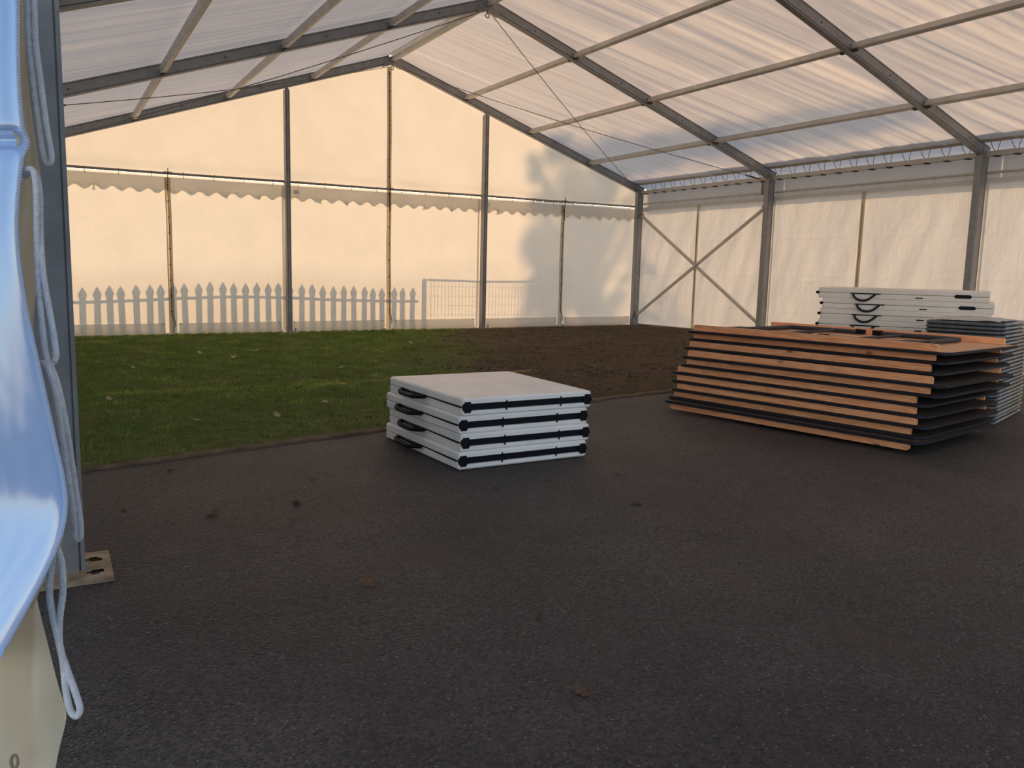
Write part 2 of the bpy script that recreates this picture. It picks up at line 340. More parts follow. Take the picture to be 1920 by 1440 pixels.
    def build(s, name, material, parent=None, smooth=False, bevel=0, label=None):
        me = bpy.data.meshes.new(name); me.from_pydata(s.v, [], s.f); me.update()
        if bevel or True:
            bm = bmesh.new(); bm.from_mesh(me)
            bmesh.ops.recalc_face_normals(bm, faces=bm.faces)
            if bevel:
                ed = [e for e in bm.edges if e.is_manifold and e.calc_face_angle(0) > .6]
                bmesh.ops.bevel(bm, geom=ed, offset=bevel, segments=2, profile=.6, affect='EDGES')
            bm.to_mesh(me); bm.free()
        if smooth:
            me.polygons.foreach_set('use_smooth', [True]*len(me.polygons))
        me.materials.append(M[material])
        o = bpy.data.objects.new(name, me); COL.objects.link(o)
        if parent is not None: o.parent = parent
        if label: o['label'] = label
        return o

def empty(name, loc=(0, 0, 0), rz=0):
    o = bpy.data.objects.new(name, None); COL.objects.link(o); o.location = loc; o.rotation_euler = (0, 0, rz)
    o.empty_display_size = .1
    return o
def tag(o, label, cat, group=None, kind=None):
    o['label'] = label; o['category'] = cat
    if group: o['group'] = group
    if kind: o['kind'] = kind
    return o
def struct(o, label, cat): return tag(o, label, cat, kind='structure')
def children(o): return [c for c in o.children]
def copy_tree(o, parent=None):
    c = o.copy(); COL.objects.link(c)
    if parent is not None: c.parent = parent
    for ch in list(o.children): copy_tree(ch, c)
    return c
ORD = ['topmost', 'second', 'third', 'fourth', 'fifth', 'sixth', 'seventh', 'eighth', 'ninth', 'tenth', 'eleventh', 'twelfth', 'thirteenth', 'fourteenth',
       'fifteenth', 'sixteenth', 'seventeenth', 'eighteenth', 'nineteenth', 'twentieth', 'twenty-first', 'twenty-second', 'twenty-third', 'twenty-fourth', 'twenty-fifth', 'twenty-sixth']
def nz(x, y, z=0.): return noise.noise(Vector((x, y, z)))

# ------------------------------------------------------------------ ground
mb = MB()
def asp(u, v):
    x = -6.2+u*13.2; y0 = kerb_y(x)-.02; y = -19+(y0+19)*v
    return (x, y, asphalt_z(x, y)+.003*nz(x*1.3, y*1.3))
mb.sheet(asp, 110, 90)
floor = mb.build('floor', 'asphalt', smooth=True)
struct(floor, 'dark worn asphalt covering the open floor of the tent', 'floor')
mb = MB()
def lawn_f(u, v):
    x = -7+u*14; y0 = kerb_y(x)+.02; y = y0+(3-y0)*v
    return (x, y, ground_z(x, y)+.012*nz(x*2.1, y*2.1)*sst((y-y0)/.5)*(.3 if y > -.15 else 1)+.003)
mb.sheet(lawn_f, 130, 90)
lawn = mb.build('lawn', 'lawn', smooth=True)
struct(lawn, 'lawn giving way to bare brown earth between the asphalt and the end wall', 'lawn')
mb = MB()      # the field beyond the tent
def field(u, v):
    x = -60+u*120; y = -60+v*120
    inside = (-7.2 < x < 7.2 and -20 < y < 3.2)
    return (x, y, -.05)
mb.sheet(field, 40, 40)
fld = mb.build('field', 'lawn'); struct(fld, 'open grass field around the tent', 'field')
mb = MB()
def kerb_f(a, b):
    x = -6.2+a*13.2; q = [(-.03, -.03), (-.03, .010), (.015, .016), (.03, -.03)][round(b*3)]
    return (x, kerb_y(x)+q[0]+.012*nz(x*3, 0, 3), asphalt_z(x, 0)+q[1]+.006*nz(x*4, 7))
mb.sheet(kerb_f, 200, 3)
k = mb.build('trim_1', 'kerb', smooth=True); struct(k, 'thin brown kerb edging between asphalt and lawn', 'kerb')

# grass blades
n = 150000
xs = rng.uniform(-4.4, 2.2, n); ys = rng.uniform(-7.3, -.03, n)
keep = np.zeros(n, bool); zs = np.zeros(n); hs = np.zeros(n)
for i in range(n):
    x, y = xs[i], ys[i]; ky = kerb_y(x)
    if y < ky+.03 or (abs(x) > 4.15 and min(abs(y-f) for f in (-.085, -3, -6)) < .22) or (abs(abs(x)-HW/3) < .14 and y > -.24): continue
    s_ = x-.45*y+2.4*(.5+.5*nz(x*2, y*2, 1))
    pr = 1-sst((s_-1.3)/1.3)
    pr *= .45+.75*(.5+.5*nz(x*1.5, y*1.5, 9)); pr *= .12+.88*sst((y-ky+.10*nz(x*5, y*5, 2))/.45)
    if nz(x*4.5, y*4.5, 12) > .42: pr *= .15
    if rng.random() > pr: continue
    keep[i] = True; tuft = 1+.9*max(0, nz(x*6, y*6, 20)); zs[i] = ground_z(x, y); hs[i] = tuft*(.016+.016*rng.random())*(.7+.5*(.5+.5*nz(x*3, y*3, 4)))
xs, ys, zs, hs = xs[keep], ys[keep], zs[keep], hs[keep]; n = len(xs)
th = rng.uniform(0, 2*PI, n); w = rng.uniform(.0025, .005, n); le = rng.uniform(0, .022, n); ld = rng.uniform(0, 2*PI, n)
V = np.zeros((n, 3, 3))
V[:, 0] = np.stack([xs-w*np.cos(th), ys-w*np.sin(th), zs-.006], 1); V[:, 1] = np.stack([xs+w*np.cos(th), ys+w*np.sin(th), zs-.006], 1)
V[:, 2] = np.stack([xs+le*np.cos(ld), ys+le*np.sin(ld), zs+hs], 1)
me = bpy.data.meshes.new('grass'); me.vertices.add(n*3); me.vertices.foreach_set('co', V.reshape(-1))
me.loops.add(n*3); me.loops.foreach_set('vertex_index', np.arange(n*3, dtype=np.int32)); me.polygons.add(n)
me.polygons.foreach_set('loop_start', np.arange(0, n*3, 3, dtype=np.int32)); me.polygons.foreach_set('loop_total', np.full(n, 3, dtype=np.int32)); me.update(); me.validate()
me.materials.append(M['blade']); g = bpy.data.objects.new('grass', me); COL.objects.link(g)
tag(g, 'short green grass blades growing on the lawn', 'grass', kind='stuff')

cm_ = MB(); rr = random.Random(5)
for _ in range(16000):
    x = rr.uniform(-3.2, 4.3); y = rr.uniform(-6.9, -.15)
    if y < kerb_y(x)+.05 or abs(x) > 4.2 or (abs(abs(x)-HW/3) < .16 and y > -.26): continue
    s_ = x-.45*y+2.4*(.5+.5*nz(x*2, y*2, 1))
    if rr.random() > .12+.88*sst((s_-1.2)/1.4): continue
    r = .004+.014*rr.random()**4; z = ground_z(x, y)+.004; a = rr.uniform(0, 6); fx, fy = r*rr.uniform(.7, 1.6), r*rr.uniform(.6, 1.1); ca_, sa_ = math.cos(a), math.sin(a)
    P = [(fx, 0, 0), (0, fy, 0), (-fx, 0, 0), (0, -fy, 0)]
    V_ = [(x+p*ca_-q*sa_, y+p*sa_+q*ca_, z) for p, q, _z in P]+[(x+r*.2, y, z+r*.75), (x, y, z-r)]
    cm_.add(V_, [(0, 1, 4), (1, 2, 4), (2, 3, 4), (3, 0, 4), (1, 0, 5), (2, 1, 5), (3, 2, 5), (0, 3, 5)])
o = cm_.build('dirt', 'clod'); o.parent = lawn; o['kind'] = 'stuff'; o['label'] = 'loose crumbs of brown earth and chippings'

# ------------------------------------------------------------------ roof
ceil = empty('ceiling', (0, 0, RIDGE)); struct(ceil, 'white cloth roof of the tent in taut sloping panels', 'tent roof')
def roof_pt(side, t, y, d=0.0):
    x = side*HW*t; z = line_z(x)+FAB
    return Vector((x+side*math.sin(SL)*d, y, z+math.cos(SL)*d))
TEND = .984
for side in (1, -1):
    for b in range(4):
        y0, y1 = FY[b], FY[b+1]
        coarse = b > 2
        def rf(u, v, side=side, y0=y0, y1=y1, b=b):
            y = y0+(y1-y0)*u; t = v*TEND; x = t*HW
            fade = min(1, min(u, 1-u)*9)
            k = .35 if side > 0 else .10
            q = (y+k*x)
            if side > 0:
                amp = .5 if b == 0 else 1.0
                d = .030*amp*nz(q*1.6, x*.22, 3+b)+.020*amp*nz(q*4.2+nz(x*.5, y)*.6, x*.3, 11+b)+.010*amp*nz(q*9+nz(x*.8, y)*.5, x*.35, 17)+.0038*amp*(1-2*abs(nz(q*13+nz(x*.6, y, 4), x*.4, 23)))+.0045*nz(q*19, x*.6, 5)
                d += (.008*nz(q*9, x*.5, 2))*sst((x-2.8)/1.2)*(1 if b == 1 else .3)
            else:
                d = .014*nz(q*2, x*.25, 21+b)+.006*nz(q*7, x*.35, 31)+.0035*nz(q*17, x*.6, 5)
            d -= .018*math.sin(PI*u)*math.sin(PI*min(1, v*1.02))
            return roof_pt(side, t, y, max(-.040, d*fade))
        mb = MB().sheet(rf, 30 if coarse else 150, 20 if coarse else 110)
        o = mb.build('roof_panel', 'roof', ceil, smooth=True); o.location = (0, 0, -RIDGE)
        # turned hem along the eave with its lacing
        hb = MB().sheet(lambda u, v, side=side, y0=y0, y1=y1: roof_pt(side, TEND-.013+v*.0152, y0+(y1-y0)*u, -.006+.004*nz(u*20, v)), 60, 1)
        o = hb.build('roof_hem', 'hem', ceil); o.location = (0, 0, -RIDGE)
        # flap that carries on over the eave and hangs outside
        def flap(u, v, side=side, y0=y0, y1=y1):
            y = y0+(y1-y0)*u
            if v < .5: return roof_pt(side, TEND-.03+(1.035-TEND+.03)*v*2, y, .02)
            p = roof_pt(side, 1.035, y, .02); p.z -= (v-.5)*2*.34; p.x += side*.012*nz(u*14, v*2); return p
        o = MB().sheet(flap, 60, 8).build('eave_valance', 'sky_tint_flap', ceil, smooth=True); o.location = (0, 0, -RIDGE)
ridge_cap = MB().sheet(lambda u, v: (-.06+.12*v, .02-11.75*u, RIDGE+FAB+.004-abs(-.06+.12*v)*math.tan(SL)), 20, 2).build('ridge_cap', 'roof', ceil); ridge_cap.location = (0, 0, -RIDGE)

# ------------------------------------------------------------------ aluminium frames
AX = HW+.0
def frame(k, label):
    y = FY[k]-(.085 if k == 0 else 0)
    root = tag(empty('portal_frame', (0, y, 0)), label, 'tent frame', 'portal frames of the tent')
    for s in (-1, 1):
        gz = ground_z(s*4.4, y) if y > kerb_y(s*4.4) else asphalt_z(s*4.4, y)
        # rafter
        a = Vector((s*.035, 0, line_z(.035)+.06)); b = Vector((s*(HW+.02), 0, line_z(HW+.02)+.06))
        r = MB().alu(a, b, .065, .115, up=(0, 0, 1)).build('rafter', 'alu', root)
        for t in (.125, .40, .62, .92):
            p = a.lerp(b, t)
            MB().cyl(p+Vector((0, -.036, 0)), p+Vector((0, .036, 0)), .008, 8).build('bolt', 'dark_metal', r)
        # leg
        xi = HW-.045 if k != 3 or s > 0 else 4.35
        wd = .115 if k != 3 or s > 0 else .14
        MB().alu((s*xi, 0, gz+.012), (s*xi, 0, EAVE+.03), .075, wd, up=(1, 0, 0)).build('leg', 'alu', root)
        # knee bracket
        MB().prism([(s*(HW-.10), EAVE-.09), (s*(HW+.015), EAVE-.09), (s*(HW+.015), EAVE+.07), (s*(HW-.09), EAVE+.10)], -.04, .04, Matrix(((1, 0, 0, 0), (0, 0, 1, 0), (0, 1, 0, 0), (0, 0, 0, 1)))).build('knee_bracket', 'steel', root)
        # base plate with its fixing holes
        bp = empty('base_plate'); bp.parent = root
        px0, px1 = (HW-.20, HW+.04) if not (k == 3 and s < 0) else (4.205, 4.50)
        hole = [(px0+.045, -.062), (px0+.045, .062)]
        nx, ny = 24, 20; ya, yb = -.14, .14
        pb = MB(); gx = [px0+(px1-px0)*i/nx for i in range(nx+1)]; gy = [ya+(yb-ya)*i/ny for i in range(ny+1)]
        for zz in (gz+.001, gz+.012):
            for i in range(nx):
                for j in range(ny):
                    cx, cy = (gx[i]+gx[i+1])/2, (gy[j]+gy[j+1])/2
                    if any(((cx-h[0])/.024)**2+((cy-h[1])/.017)**2 < 1 for h in hole): continue
                    pb.add([(s*gx[i], gy[j], zz), (s*gx[i+1], gy[j], zz), (s*gx[i+1], gy[j+1], zz), (s*gx[i], gy[j+1], zz)], [(0, 1, 2, 3)])
        X0, X1 = s*px0, s*px1; z0, z1 = gz+.001, gz+.012
        pb.add([(X0, ya, z0), (X1, ya, z0), (X1, yb, z0), (X0, yb, z0), (X0, ya, z1), (X1, ya, z1), (X1, yb, z1), (X0, yb, z1)], [(0, 1, 5, 4), (1, 2, 6, 5), (2, 3, 7, 6), (3, 0, 4, 7)])
        o = pb.build('plate', 'rust_plate' if k == 3 and s < 0 else 'steel', bp, label='rusty steel plate with two holes' if k == 3 and s < 0 else None)
        hxx = s*(px0+.085)
        MB().cyl((hxx, -.01, gz+.01), (hxx, -.01, gz+.13), .010, 10).cyl((hxx, -.01, gz+.012), (hxx, -.01, gz+.024), .02, 6).build('peg', 'steel', bp)
    # ridge joint and eye bolt
    MB().prism([(-.13, line_z(.13)-.012), (0, RIDGE-.012), (.13, line_z(.13)-.012), (.13, line_z(.13)+.10), (0, RIDGE+.10), (-.13, line_z(.13)+.10)], -.037, .037, Matrix(((1, 0, 0, 0), (0, 0, 1, 0), (0, 1, 0, 0), (0, 0, 0, 1)))).build('ridge_joint', 'alu', root)
    eb = MB().cyl((0, 0, RIDGE-.012), (0, 0, RIDGE-.04), .007, 8).tube([(.022*math.cos(a), 0, RIDGE-.06+.022*math.sin(a)) for a in [i*2*PI/16 for i in range(16)]], .006, 8, closed=True)
    eb.build('eye_bolt', 'steel', root)
    return root
frame(0, 'end portal frame against the glowing gable wall, with uprights beneath')
frame(1, 'portal frame one bay in from the gable, with its ridge eye bolt in view')
frame(2, 'portal frame two bays in from the gable, leg behind the off-white table stack')
frame(3, 'grey portal frame whose leg and rusty base plate stand beside the tied-back curtain')
frame(4, 'plain portal frame at the open entrance end of the tent')

# gable uprights
for s in (-1, 1):
    x = s*HW/3; gz = ground_z(x, 0); zt = line_z(x)-.005
    o = tag(empty('gable_post', (x, -.10, gz)), 'aluminium gable upright on the side %s, floor to rafter' % ('where the fence shadow falls' if s < 0 else 'nearer the tree shadow'), 'tent post', 'gable uprights')
    MB().alu((0, 0, .01), (0, 0, zt-gz-.03), .10, .062, up=(1, 0, 0)).build('upright', 'alu', o)
    MB().prism([(-.03, zt-gz-.12), (.03, zt-gz-.12), (.03, zt-gz-.02), (.012, zt-gz), (-.012, zt-gz)], -.035, .035, Matrix(((1, 0, 0, 0), (0, 0, 1, 0), (0, 1, 0, 0), (0, 0, 0, 1)))).build('top_bracket', 'steel', o)
    MB().box((-.11, -.09, 0), (.11, .06, .012)).build('base_plate', 'steel', o)
    MB().cyl((.075, -.05, .0), (.075, -.05, .07), .009, 8).build('peg', 'steel', o)
    MB().box((-.045, -.02, 2.06-gz), (.045, .052, 2.065-gz)).build('rail_clamp', 'steel', o)

# purlins
BAY = ['gable bay', 'second bay from the gable', 'third bay from the gable', 'fourth bay from the gable', 'entrance bay']
TT = [.2514, .4981, .7482]
for b in range(4):
    y0, y1 = FY[b]-(.13 if b == 0 else .043), FY[b+1]+.043
    p = MB().beam((0, y0, RIDGE+.055), (0, y1, RIDGE+.055), .055, .06).build('ridge_purlin', 'alu_lip')
    tag(p, 'ridge purlin running along the peak of the %s' % BAY[b], 'purlin', 'roof purlins')
    for side in (1, -1):
        for i, t in enumerate(TT):
            x = side*HW*t; up = (side*math.sin(SL), 0, math.cos(SL))
            q = Vector((x, 0, line_z(x)))+Vector(up)*.050
            r = tag(empty('purlin', (q.x, (y0+y1)/2, q.z)), 'roof purlin, %s below the ridge %s, %s' % (['first', 'second', 'third'][i], 'above the table stacks' if side > 0 else 'above the grass', BAY[b]), 'purlin', 'roof purlins')
            h = (y1-y0)/2
            MB().beam((0, h, 0), (0, -h, 0), .05, .06, up=up).build('bar', 'alu_lip', r)
            for e in (-1, 1):
                MB().beam((0, e*(abs(h)-.05), -.034), (0, e*(abs(h)), -.034), .035, .02, up=up).build('end_hook', 'dark_metal', r)
    for side in (1, -1):   # eave beam
        e = MB().beam((side*(HW-.02), y0, EAVE+.035), (side*(HW-.02), y1, EAVE+.035), .05, .055)
        r = tag(empty('eave_beam', (0, 0, 0)), 'aluminium eave beam of the %s along the wall %s' % (BAY[b], 'behind the table stacks' if side > 0 else 'beside the grass'), 'eave beam', 'eave beams')
        e.build('bar', 'alu_lip', r)
        if side > 0 and b < 3:
            lc = MB()
            for i in range(24):
                ya = y0+(y1-y0)*(i+.5)/24; a = roof_pt(1, TEND, ya, -.004); c = Vector((HW-.03, ya+(.05 if i % 2 else -.03), EAVE+.062))
                lc.tube([a, a.lerp(c, .5)+Vector((0, .006, -.008)), c], .0035, 5)
            lc.build('lacing_cord', 'cable', r)
            hk = MB()
            for i in range(12):
                ya = y0+(y1-y0)*(i+.5)/12
                hk.box((HW-.06, ya-.025, EAVE-.002), (HW+.0, ya+.025, EAVE+.012))
            hk.build('clip_row', 'dark_metal', r)

# bracing cables
for side in (1, -1):
    for j in (0, 1):
        xa, xb = side*.10, side*(HW-.12)
        a = Vector((xa, FY[1]+.06 if j == 0 else -.15, line_z(xa)-.005-.03*j)); b = Vector((xb, -.15 if j == 0 else FY[1]+.06, line_z(xb)-.03*j))
        r = tag(empty('bracing_cable', a), 'thin bracing wire crossing the slope %s, peak end at the %s frame' % ('above the table stacks' if side > 0 else 'above the grass', 'second' if j == 0 else 'gable'), 'cable', 'roof bracing wires')
        d = b-a
        MB().tube([d*t+Vector((0, 0, -.05*math.sin(PI*t))) for t in [i/12 for i in range(13)]], .0045, 6).build('wire', 'cable', r)
        MB().tube([d*.955+Vector((0, 0, -.006)), d*.965+Vector((0, 0, -.005)), d*.99+Vector((0, 0, -.001))], [.007, .011, .008], 8).build('turnbuckle', 'dark_metal', r)

# side wall diagonal braces
for j in (0, 1):
    ya, yb = (-.15, -2.93); z0, z1 = (1.93, .31) if j == 0 else (.27, 1.91)
    r = tag(empty('wall_brace', (HW-.01-.05*(1-j), ya, z0)), 'diagonal aluminium brace %s' % ('falling away from the corner post, crossing behind' if j == 0 else 'rising away from the corner post, crossing in front'), 'brace', 'crossed wall braces')
    d = Vector((0, yb-ya, z1-z0)); x = .035 if j == 0 else -.035
    MB().beam(Vector((x, 0, 0)), Vector((x, 0, 0))+d, .035, .05, up=(1, 0, 0)).build('bar', 'alu_lip', r)
    for e in (0, 1):
        c = Vector((x, 0, 0))+d*e
        MB().box((c.x-.02, c.y-.03, c.z-.04), (c.x+.02, c.y+.03, c.z+.04)).build('end_lug', 'steel', r)

# ------------------------------------------------------------------ gable wall
RZ = 2.085
wb = empty('wall_back', (0, 0, 0)); struct(wb, 'end gable wall of sunlit cream cloth with a scalloped valance', 'tent wall')
def gable(u, v):
    x = (-HW+2*HW*u)*1.02; z0 = RZ-.015; z1 = line_z(x)+.128; z = z0+(z1-z0)*v
    k = math.exp(-((z-z0)/.09)**2)
    y = .055+.05*k*0+.010*nz(x*1.1, z*1.3, 2)+.006*nz(x*3+z*1.5, z*.8, 4)+.0015*nz(x*9, z*5)
    # slack belly just above the rail
    y -= .055*math.exp(-((z-z0-.02)/.10)**2)*(.6+.7*nz(x*1.6, 1))
    return (x, y, z)
MB().sheet(gable, 220, 60).build('gable_panel', 'wall', wb, smooth=True)
def val(u, v):
    x = -HW+2*HW*u; zb = RZ-.215-.026*math.cos(2*PI*x/.205); z = RZ-.015+(zb-RZ+.015)*v
    return (x, .060+.012*nz(x*2, v)+.004*nz(x*8, v*2), z)
MB().sheet(val, 700, 6).build('valance', 'wall', wb, smooth=True, label='scalloped cloth valance')
J = [-HW, -HW*2/3, -HW/3, 0, HW/3, HW*2/3, HW]
def wrinkle(x, z, seed):
    d = .010*nz(x*1.3, z*.9, seed)+.004*nz(x*4, z*2.2, seed+3)+.0012*nz(x*12, z*7, seed)
    for zz in (1.50, 1.0, .52):
        d += .0022*math.exp(-((z-zz-.02*nz(x, zz, seed))/.012)**2)
    return d
for i in range(6):
    a, b = J[i]+.012, J[i+1]-.012
    def cur(u, v, a=a, b=b, i=i):
        x = a+(b-a)*u; z0 = ground_z(x, 0)+.022+.010*nz(x*1.5, i); z = z0+(RZ-.045-z0)*v
        return (x, .028+wrinkle(x, z, i*5), z)
    c = MB().sheet(cur, 60, 70).build('curtain', 'wall', wb, smooth=True)
    def flapf(u, v, a=a, b=b, i=i):
        x = a+.07+(b-a-.14)*u; z0 = ground_z(x, 0)+.015; z = z0+.135*v
        return (x, .012-.012*(1-v)+.006*nz(x*2, v, i), z)
    MB().sheet(flapf, 30, 4).build('mud_flap', 'wall', c, smooth=True)
    for x in (a+.09, b-.09):
        MB().cyl((x, .004, ground_z(x, 0)+.14), (x, .012, ground_z(x, 0)+.14), .008, 8).build('eyelet', 'dark_metal', c)
for i in (1, 3, 5):
    x = J[i]; zt = RZ-.05 if i != 3 else line_z(0)-.02
    def strip(u, v, x=x, zt=zt, h=.034):
        z0 = ground_z(x, 0)+.01; z = z0+(zt-z0)*v
        return (x-h+2*h*u+.008*nz(z*1.2, x), .016+.004*nz(z*3, u*2), z)
    st = MB().sheet(strip, 3, 60).build('lacing_strip', 'lace_strip', wb, smooth=True, label='tan overlap strip of laced cloth')
    pts = [(x+.006*nz(z*9, x)+.008*nz(z*1.2, x), .006, z) for z in np.linspace(ground_z(x, 0)+.25, zt-.06, 60)]
    rp = MB().tube(pts, .0045, 6)
    for z in np.linspace(ground_z(x, 0)+.3, zt-.1, 9 if i != 3 else 15): rp.tube([(x+.008*nz(z*1.2, x)-.012, .004, z), (x+.008*nz(z*1.2, x)+.012, .004, z+.01)], .006, 6)
    rp.tube([(x, .0, ground_z(x, 0)+.25), (x+.03, -.004, ground_z(x, 0)+.2), (x+.045, -.006, ground_z(x, 0)+.12), (x+.03, -.004, ground_z(x, 0)+.10)], .005, 6)
    rp.build('lacing_rope', 'tie', st)
for i in (2, 4):
    def strip2(u, v, x=J[i]):
        z0 = ground_z(x, 0)+.01; z = z0+(RZ-.05-z0)*v; return (x-.05+.1*u, .022+.003*nz(z*3, u*2), z)
    MB().sheet(strip2, 2, 40).build('cloth_overlap', 'wall', wb, smooth=True)
for x in (-1.37, 1.56):
    MB().box((x, .042, RZ-.15), (x+.075, .046, RZ-.10)).build('label_patch', 'tag', wb)
for x in (-3.81, -2.25, -1.83, -1.0, -.62, .55, 1.0, 1.78, 2.25, 3.3, 3.7):
    z = RZ-.235+.015*nz(x, 3)
    MB().tube([(x, .05, z+.05), (x+.005, .035, z+.01), (x, .03, z)], .005, 6).tube([(x+.014*math.cos(a), .028, z-.012+.014*math.sin(a)) for a in [q*PI/5 for q in range(10)]], .004, 5, closed=True).build('tie_ring', 'rail', wb)

# curtain rails on the gable
GL = ['over the fence shadow', 'below the gable peak', 'beside the tree shadow']
for i in range(3):
    a, b = -HW+i*HW*2/3+.05, -HW+(i+1)*HW*2/3-.05
    r = tag(empty('curtain_rail', ((a+b)/2, -.018, RZ)), 'tubular curtain rail on the gable, length %s' % GL[i], 'rail', 'gable curtain rails')
    h = (b-a)/2
    MB().tube([(-h-.03+2*(h+.03)*t, 0, -.004*math.sin(PI*t)) for t in np.linspace(0, 1, 9)], .0165, 10).build('tube', 'rail', r)
    for x in np.linspace(-h+.12, h-.12, 8):
        MB().tube([(x, -.02, .01), (x, 0, .021), (x, .022, 0), (x, .03, -.03), (x+.004, .034, -.06)], .0035, 5).build('hook', 'rail', r)
    MB().tube([(.0, -.022, .06), (0, -.026, 0), (-.01, -.024, -.1), (-.006, -.024, -.30)], .009, 6, flat=.5).build('tie_strap', 'tie', r)
    MB().cyl((-.05, 0, 0), (.05, 0, 0), .021, 10).build('rail_sleeve', 'rail', r)

# ------------------------------------------------------------------ side walls
wr = empty('wall_right', (0, 0, 0)); struct(wr, 'long side wall of white hanging cloth panels behind the table stacks', 'tent wall')
def side_curtain(parent, side, ya, yb, seed, zt):
    def cur(u, v):
        y = ya+(yb-ya)*u; x = side*(HW+.03); z0 = (ground_z(x, y) if y > kerb_y(x) else asphalt_z(x, y))+.01+.012*nz(y*1.7, seed); z = z0+(zt-z0)*v
        # folds fan out of the upper corners where the cloth hangs
        fan = .016*math.sin((y*1.6+z*.9)*4+seed)*math.exp(-((z-zt)/.9)**2)*abs(nz(y*1.2, seed))
        ed = min(1, min(u, 1-u)*8)
        w_ = wrinkle(y, z, seed)*1.4+fan+.022*nz(y*1.5+z*.9, z*.6, seed+7)+.010*nz(y*4.2+z*1.6, z*.9, seed+2)+.012*math.exp(-((z-.95-.05*nz(y, seed))/.02)**2)*nz(y*2, seed, 3)
        return (x+side*(w_*ed+.004), y, z)
    c = MB().sheet(cur, 70, 80).build('curtain', 'side', parent, smooth=True)
    return c
for b in range(4):
    y0, y1 = FY[b], FY[b+1]; ym = (y0+y1)/2
    side_curtain(wr, 1, y0-.02, ym+.006, b*7+1, 2.07); side_curtain(wr, 1, ym-.006, y1+.02, b*7+4, 2.07)
    def strip(u, v, ym=ym): 
        z = ground_z(HW, ym)+.02+(2.02-ground_z(HW, ym))*v; return (HW+.018+.003*nz(z*3, u), ym-.03+.06*u+.006*nz(z*1.4, ym), z)
    st = MB().sheet(strip, 2, 40).build('lacing_strip', 'hem', wr, smooth=True)
    z0 = ground_z(HW, ym)
    MB().tube([(HW+.008, ym+.006*nz(z*1.4, ym)+.004*nz(z*8, ym), z) for z in np.linspace(z0+.25, 1.9, 40)], .0035, 6).build('lacing_rope', 'cable', st)
    if b < 3:
        def ovl(u, v, y1=y1):
            z = ground_z(HW, y1)+.02+(2.06-ground_z(HW, y1))*v; return (HW+.022+.003*nz(z*3, u), y1-.07+.14*u, z)
        MB().sheet(ovl, 3, 30).build('cloth_overlap', 'side', wr, smooth=True)
    # bottom weight bar
    if b == 0:
        MB().tube([(HW+.015, y0-.1, ground_z(HW, y0)+.02), (HW+.015, ym, ground_z(HW, ym)+.015), (HW+.01, y1+.1, ground_z(HW, y1)+.02)], .012, 8).build('weight_tube', 'rail', wr)
    # rail
    r = tag(empty('curtain_rail', (HW+.005, ym, 2.125)), 'curtain rail along the wall behind the table stacks, %s' % BAY[b], 'rail', 'side wall curtain rails')
    h = abs(y1-y0)/2-(.14 if b == 0 else .05)
    MB().cyl((0, -h, 0), (0, h, 0), .014, 10).build('tube', 'alu_lip', r)
    for y in np.linspace(-h+.15, h-.15, 8):
        MB().tube([(-.018, y, .005), (0, y, .02), (.018, y, 0), (.022, y, -.03), (.02, y+.003, -.07)], .003, 5).build('hook', 'alu_lip', r)
    MB().beam((-.01, -h+.03, -.02), (-.01, -h+.03, .16), .03, .035, up=(1, 0, 0)).build('rail_bracket', 'steel', r)
    o = MB().sheet(lambda u, v, y0=y0, y1=y1: (HW+.075+.008*nz(u*9, v), y0+(y1-y0)*u, 2.02+.32*v), 40, 4).build('eave_skirt', 'side', wr, smooth=True)
wl = empty('wall_left', (0, 0, 0)); struct(wl, 'side wall of white hanging cloth panels beside the grass', 'tent wall')
for b in range(3):
    y0, y1 = FY[b], FY[b+1]; ym = (y0+y1)/2
    side_curtain(wl, -1, y0-.02, ym, b*7+41, 2.25); side_curtain(wl, -1, ym, y1+.02 if b < 2 else y1-.06, b*7+44, 2.25)
# ------------------------------------------------------------------ curtain gathered at the near leg
sc = tag(empty('side_curtain', at(40, 900, 1.62)), 'glossy white side curtain gathered back beside the near leg, with rope loops', 'curtain')
org = sc.location.copy()
def lerp_tab(tab, v):
    for (a, x), (b, y) in zip(tab, tab[1:]):
        if v <= b:
            t = (v-a)/(b-a) if b > a else 0; t = max(0, min(1, t)); t = t*t*(3-2*t); return x+(y-x)*t
    return tab[-1][1]
def smooth_tab(tab, v):
    if v <= tab[0][0]: return tab[0][1]
    for i in range(len(tab)-1):
        (a, x), (b, y) = tab[i], tab[i+1]
        if v <= b:
            def sl_(k):
                p, q = tab[max(k-1, 0)], tab[min(k+1, len(tab)-1)]; return (q[1]-p[1])/(q[0]-p[0])
            h = b-a; t = (v-a)/h; m0, m1 = sl_(i)*h, sl_(i+1)*h
            return (2*t**3-3*t*t+1)*x+(t**3-2*t*t+t)*m0+(-2*t**3+3*t*t)*y+(t**3-t*t)*m1
    return tab[-1][1]
EDGE = [(-160, 26), (0, 36), (150, 38), (240, 46), (268, 56), (300, 44), (430, 34), (560, 48), (680, 74), (800, 100), (930, 126), (1000, 118), (1080, 84), (1160, 42), (1260, -14), (1480, -140)]
DEP = [(-160, 1.74), (0, 1.725), (250, 1.69), (450, 1.665), (700, 1.59), (930, 1.50), (1020, 1.45), (1100, 1.395), (1260, 1.27), (1480, 1.12)]
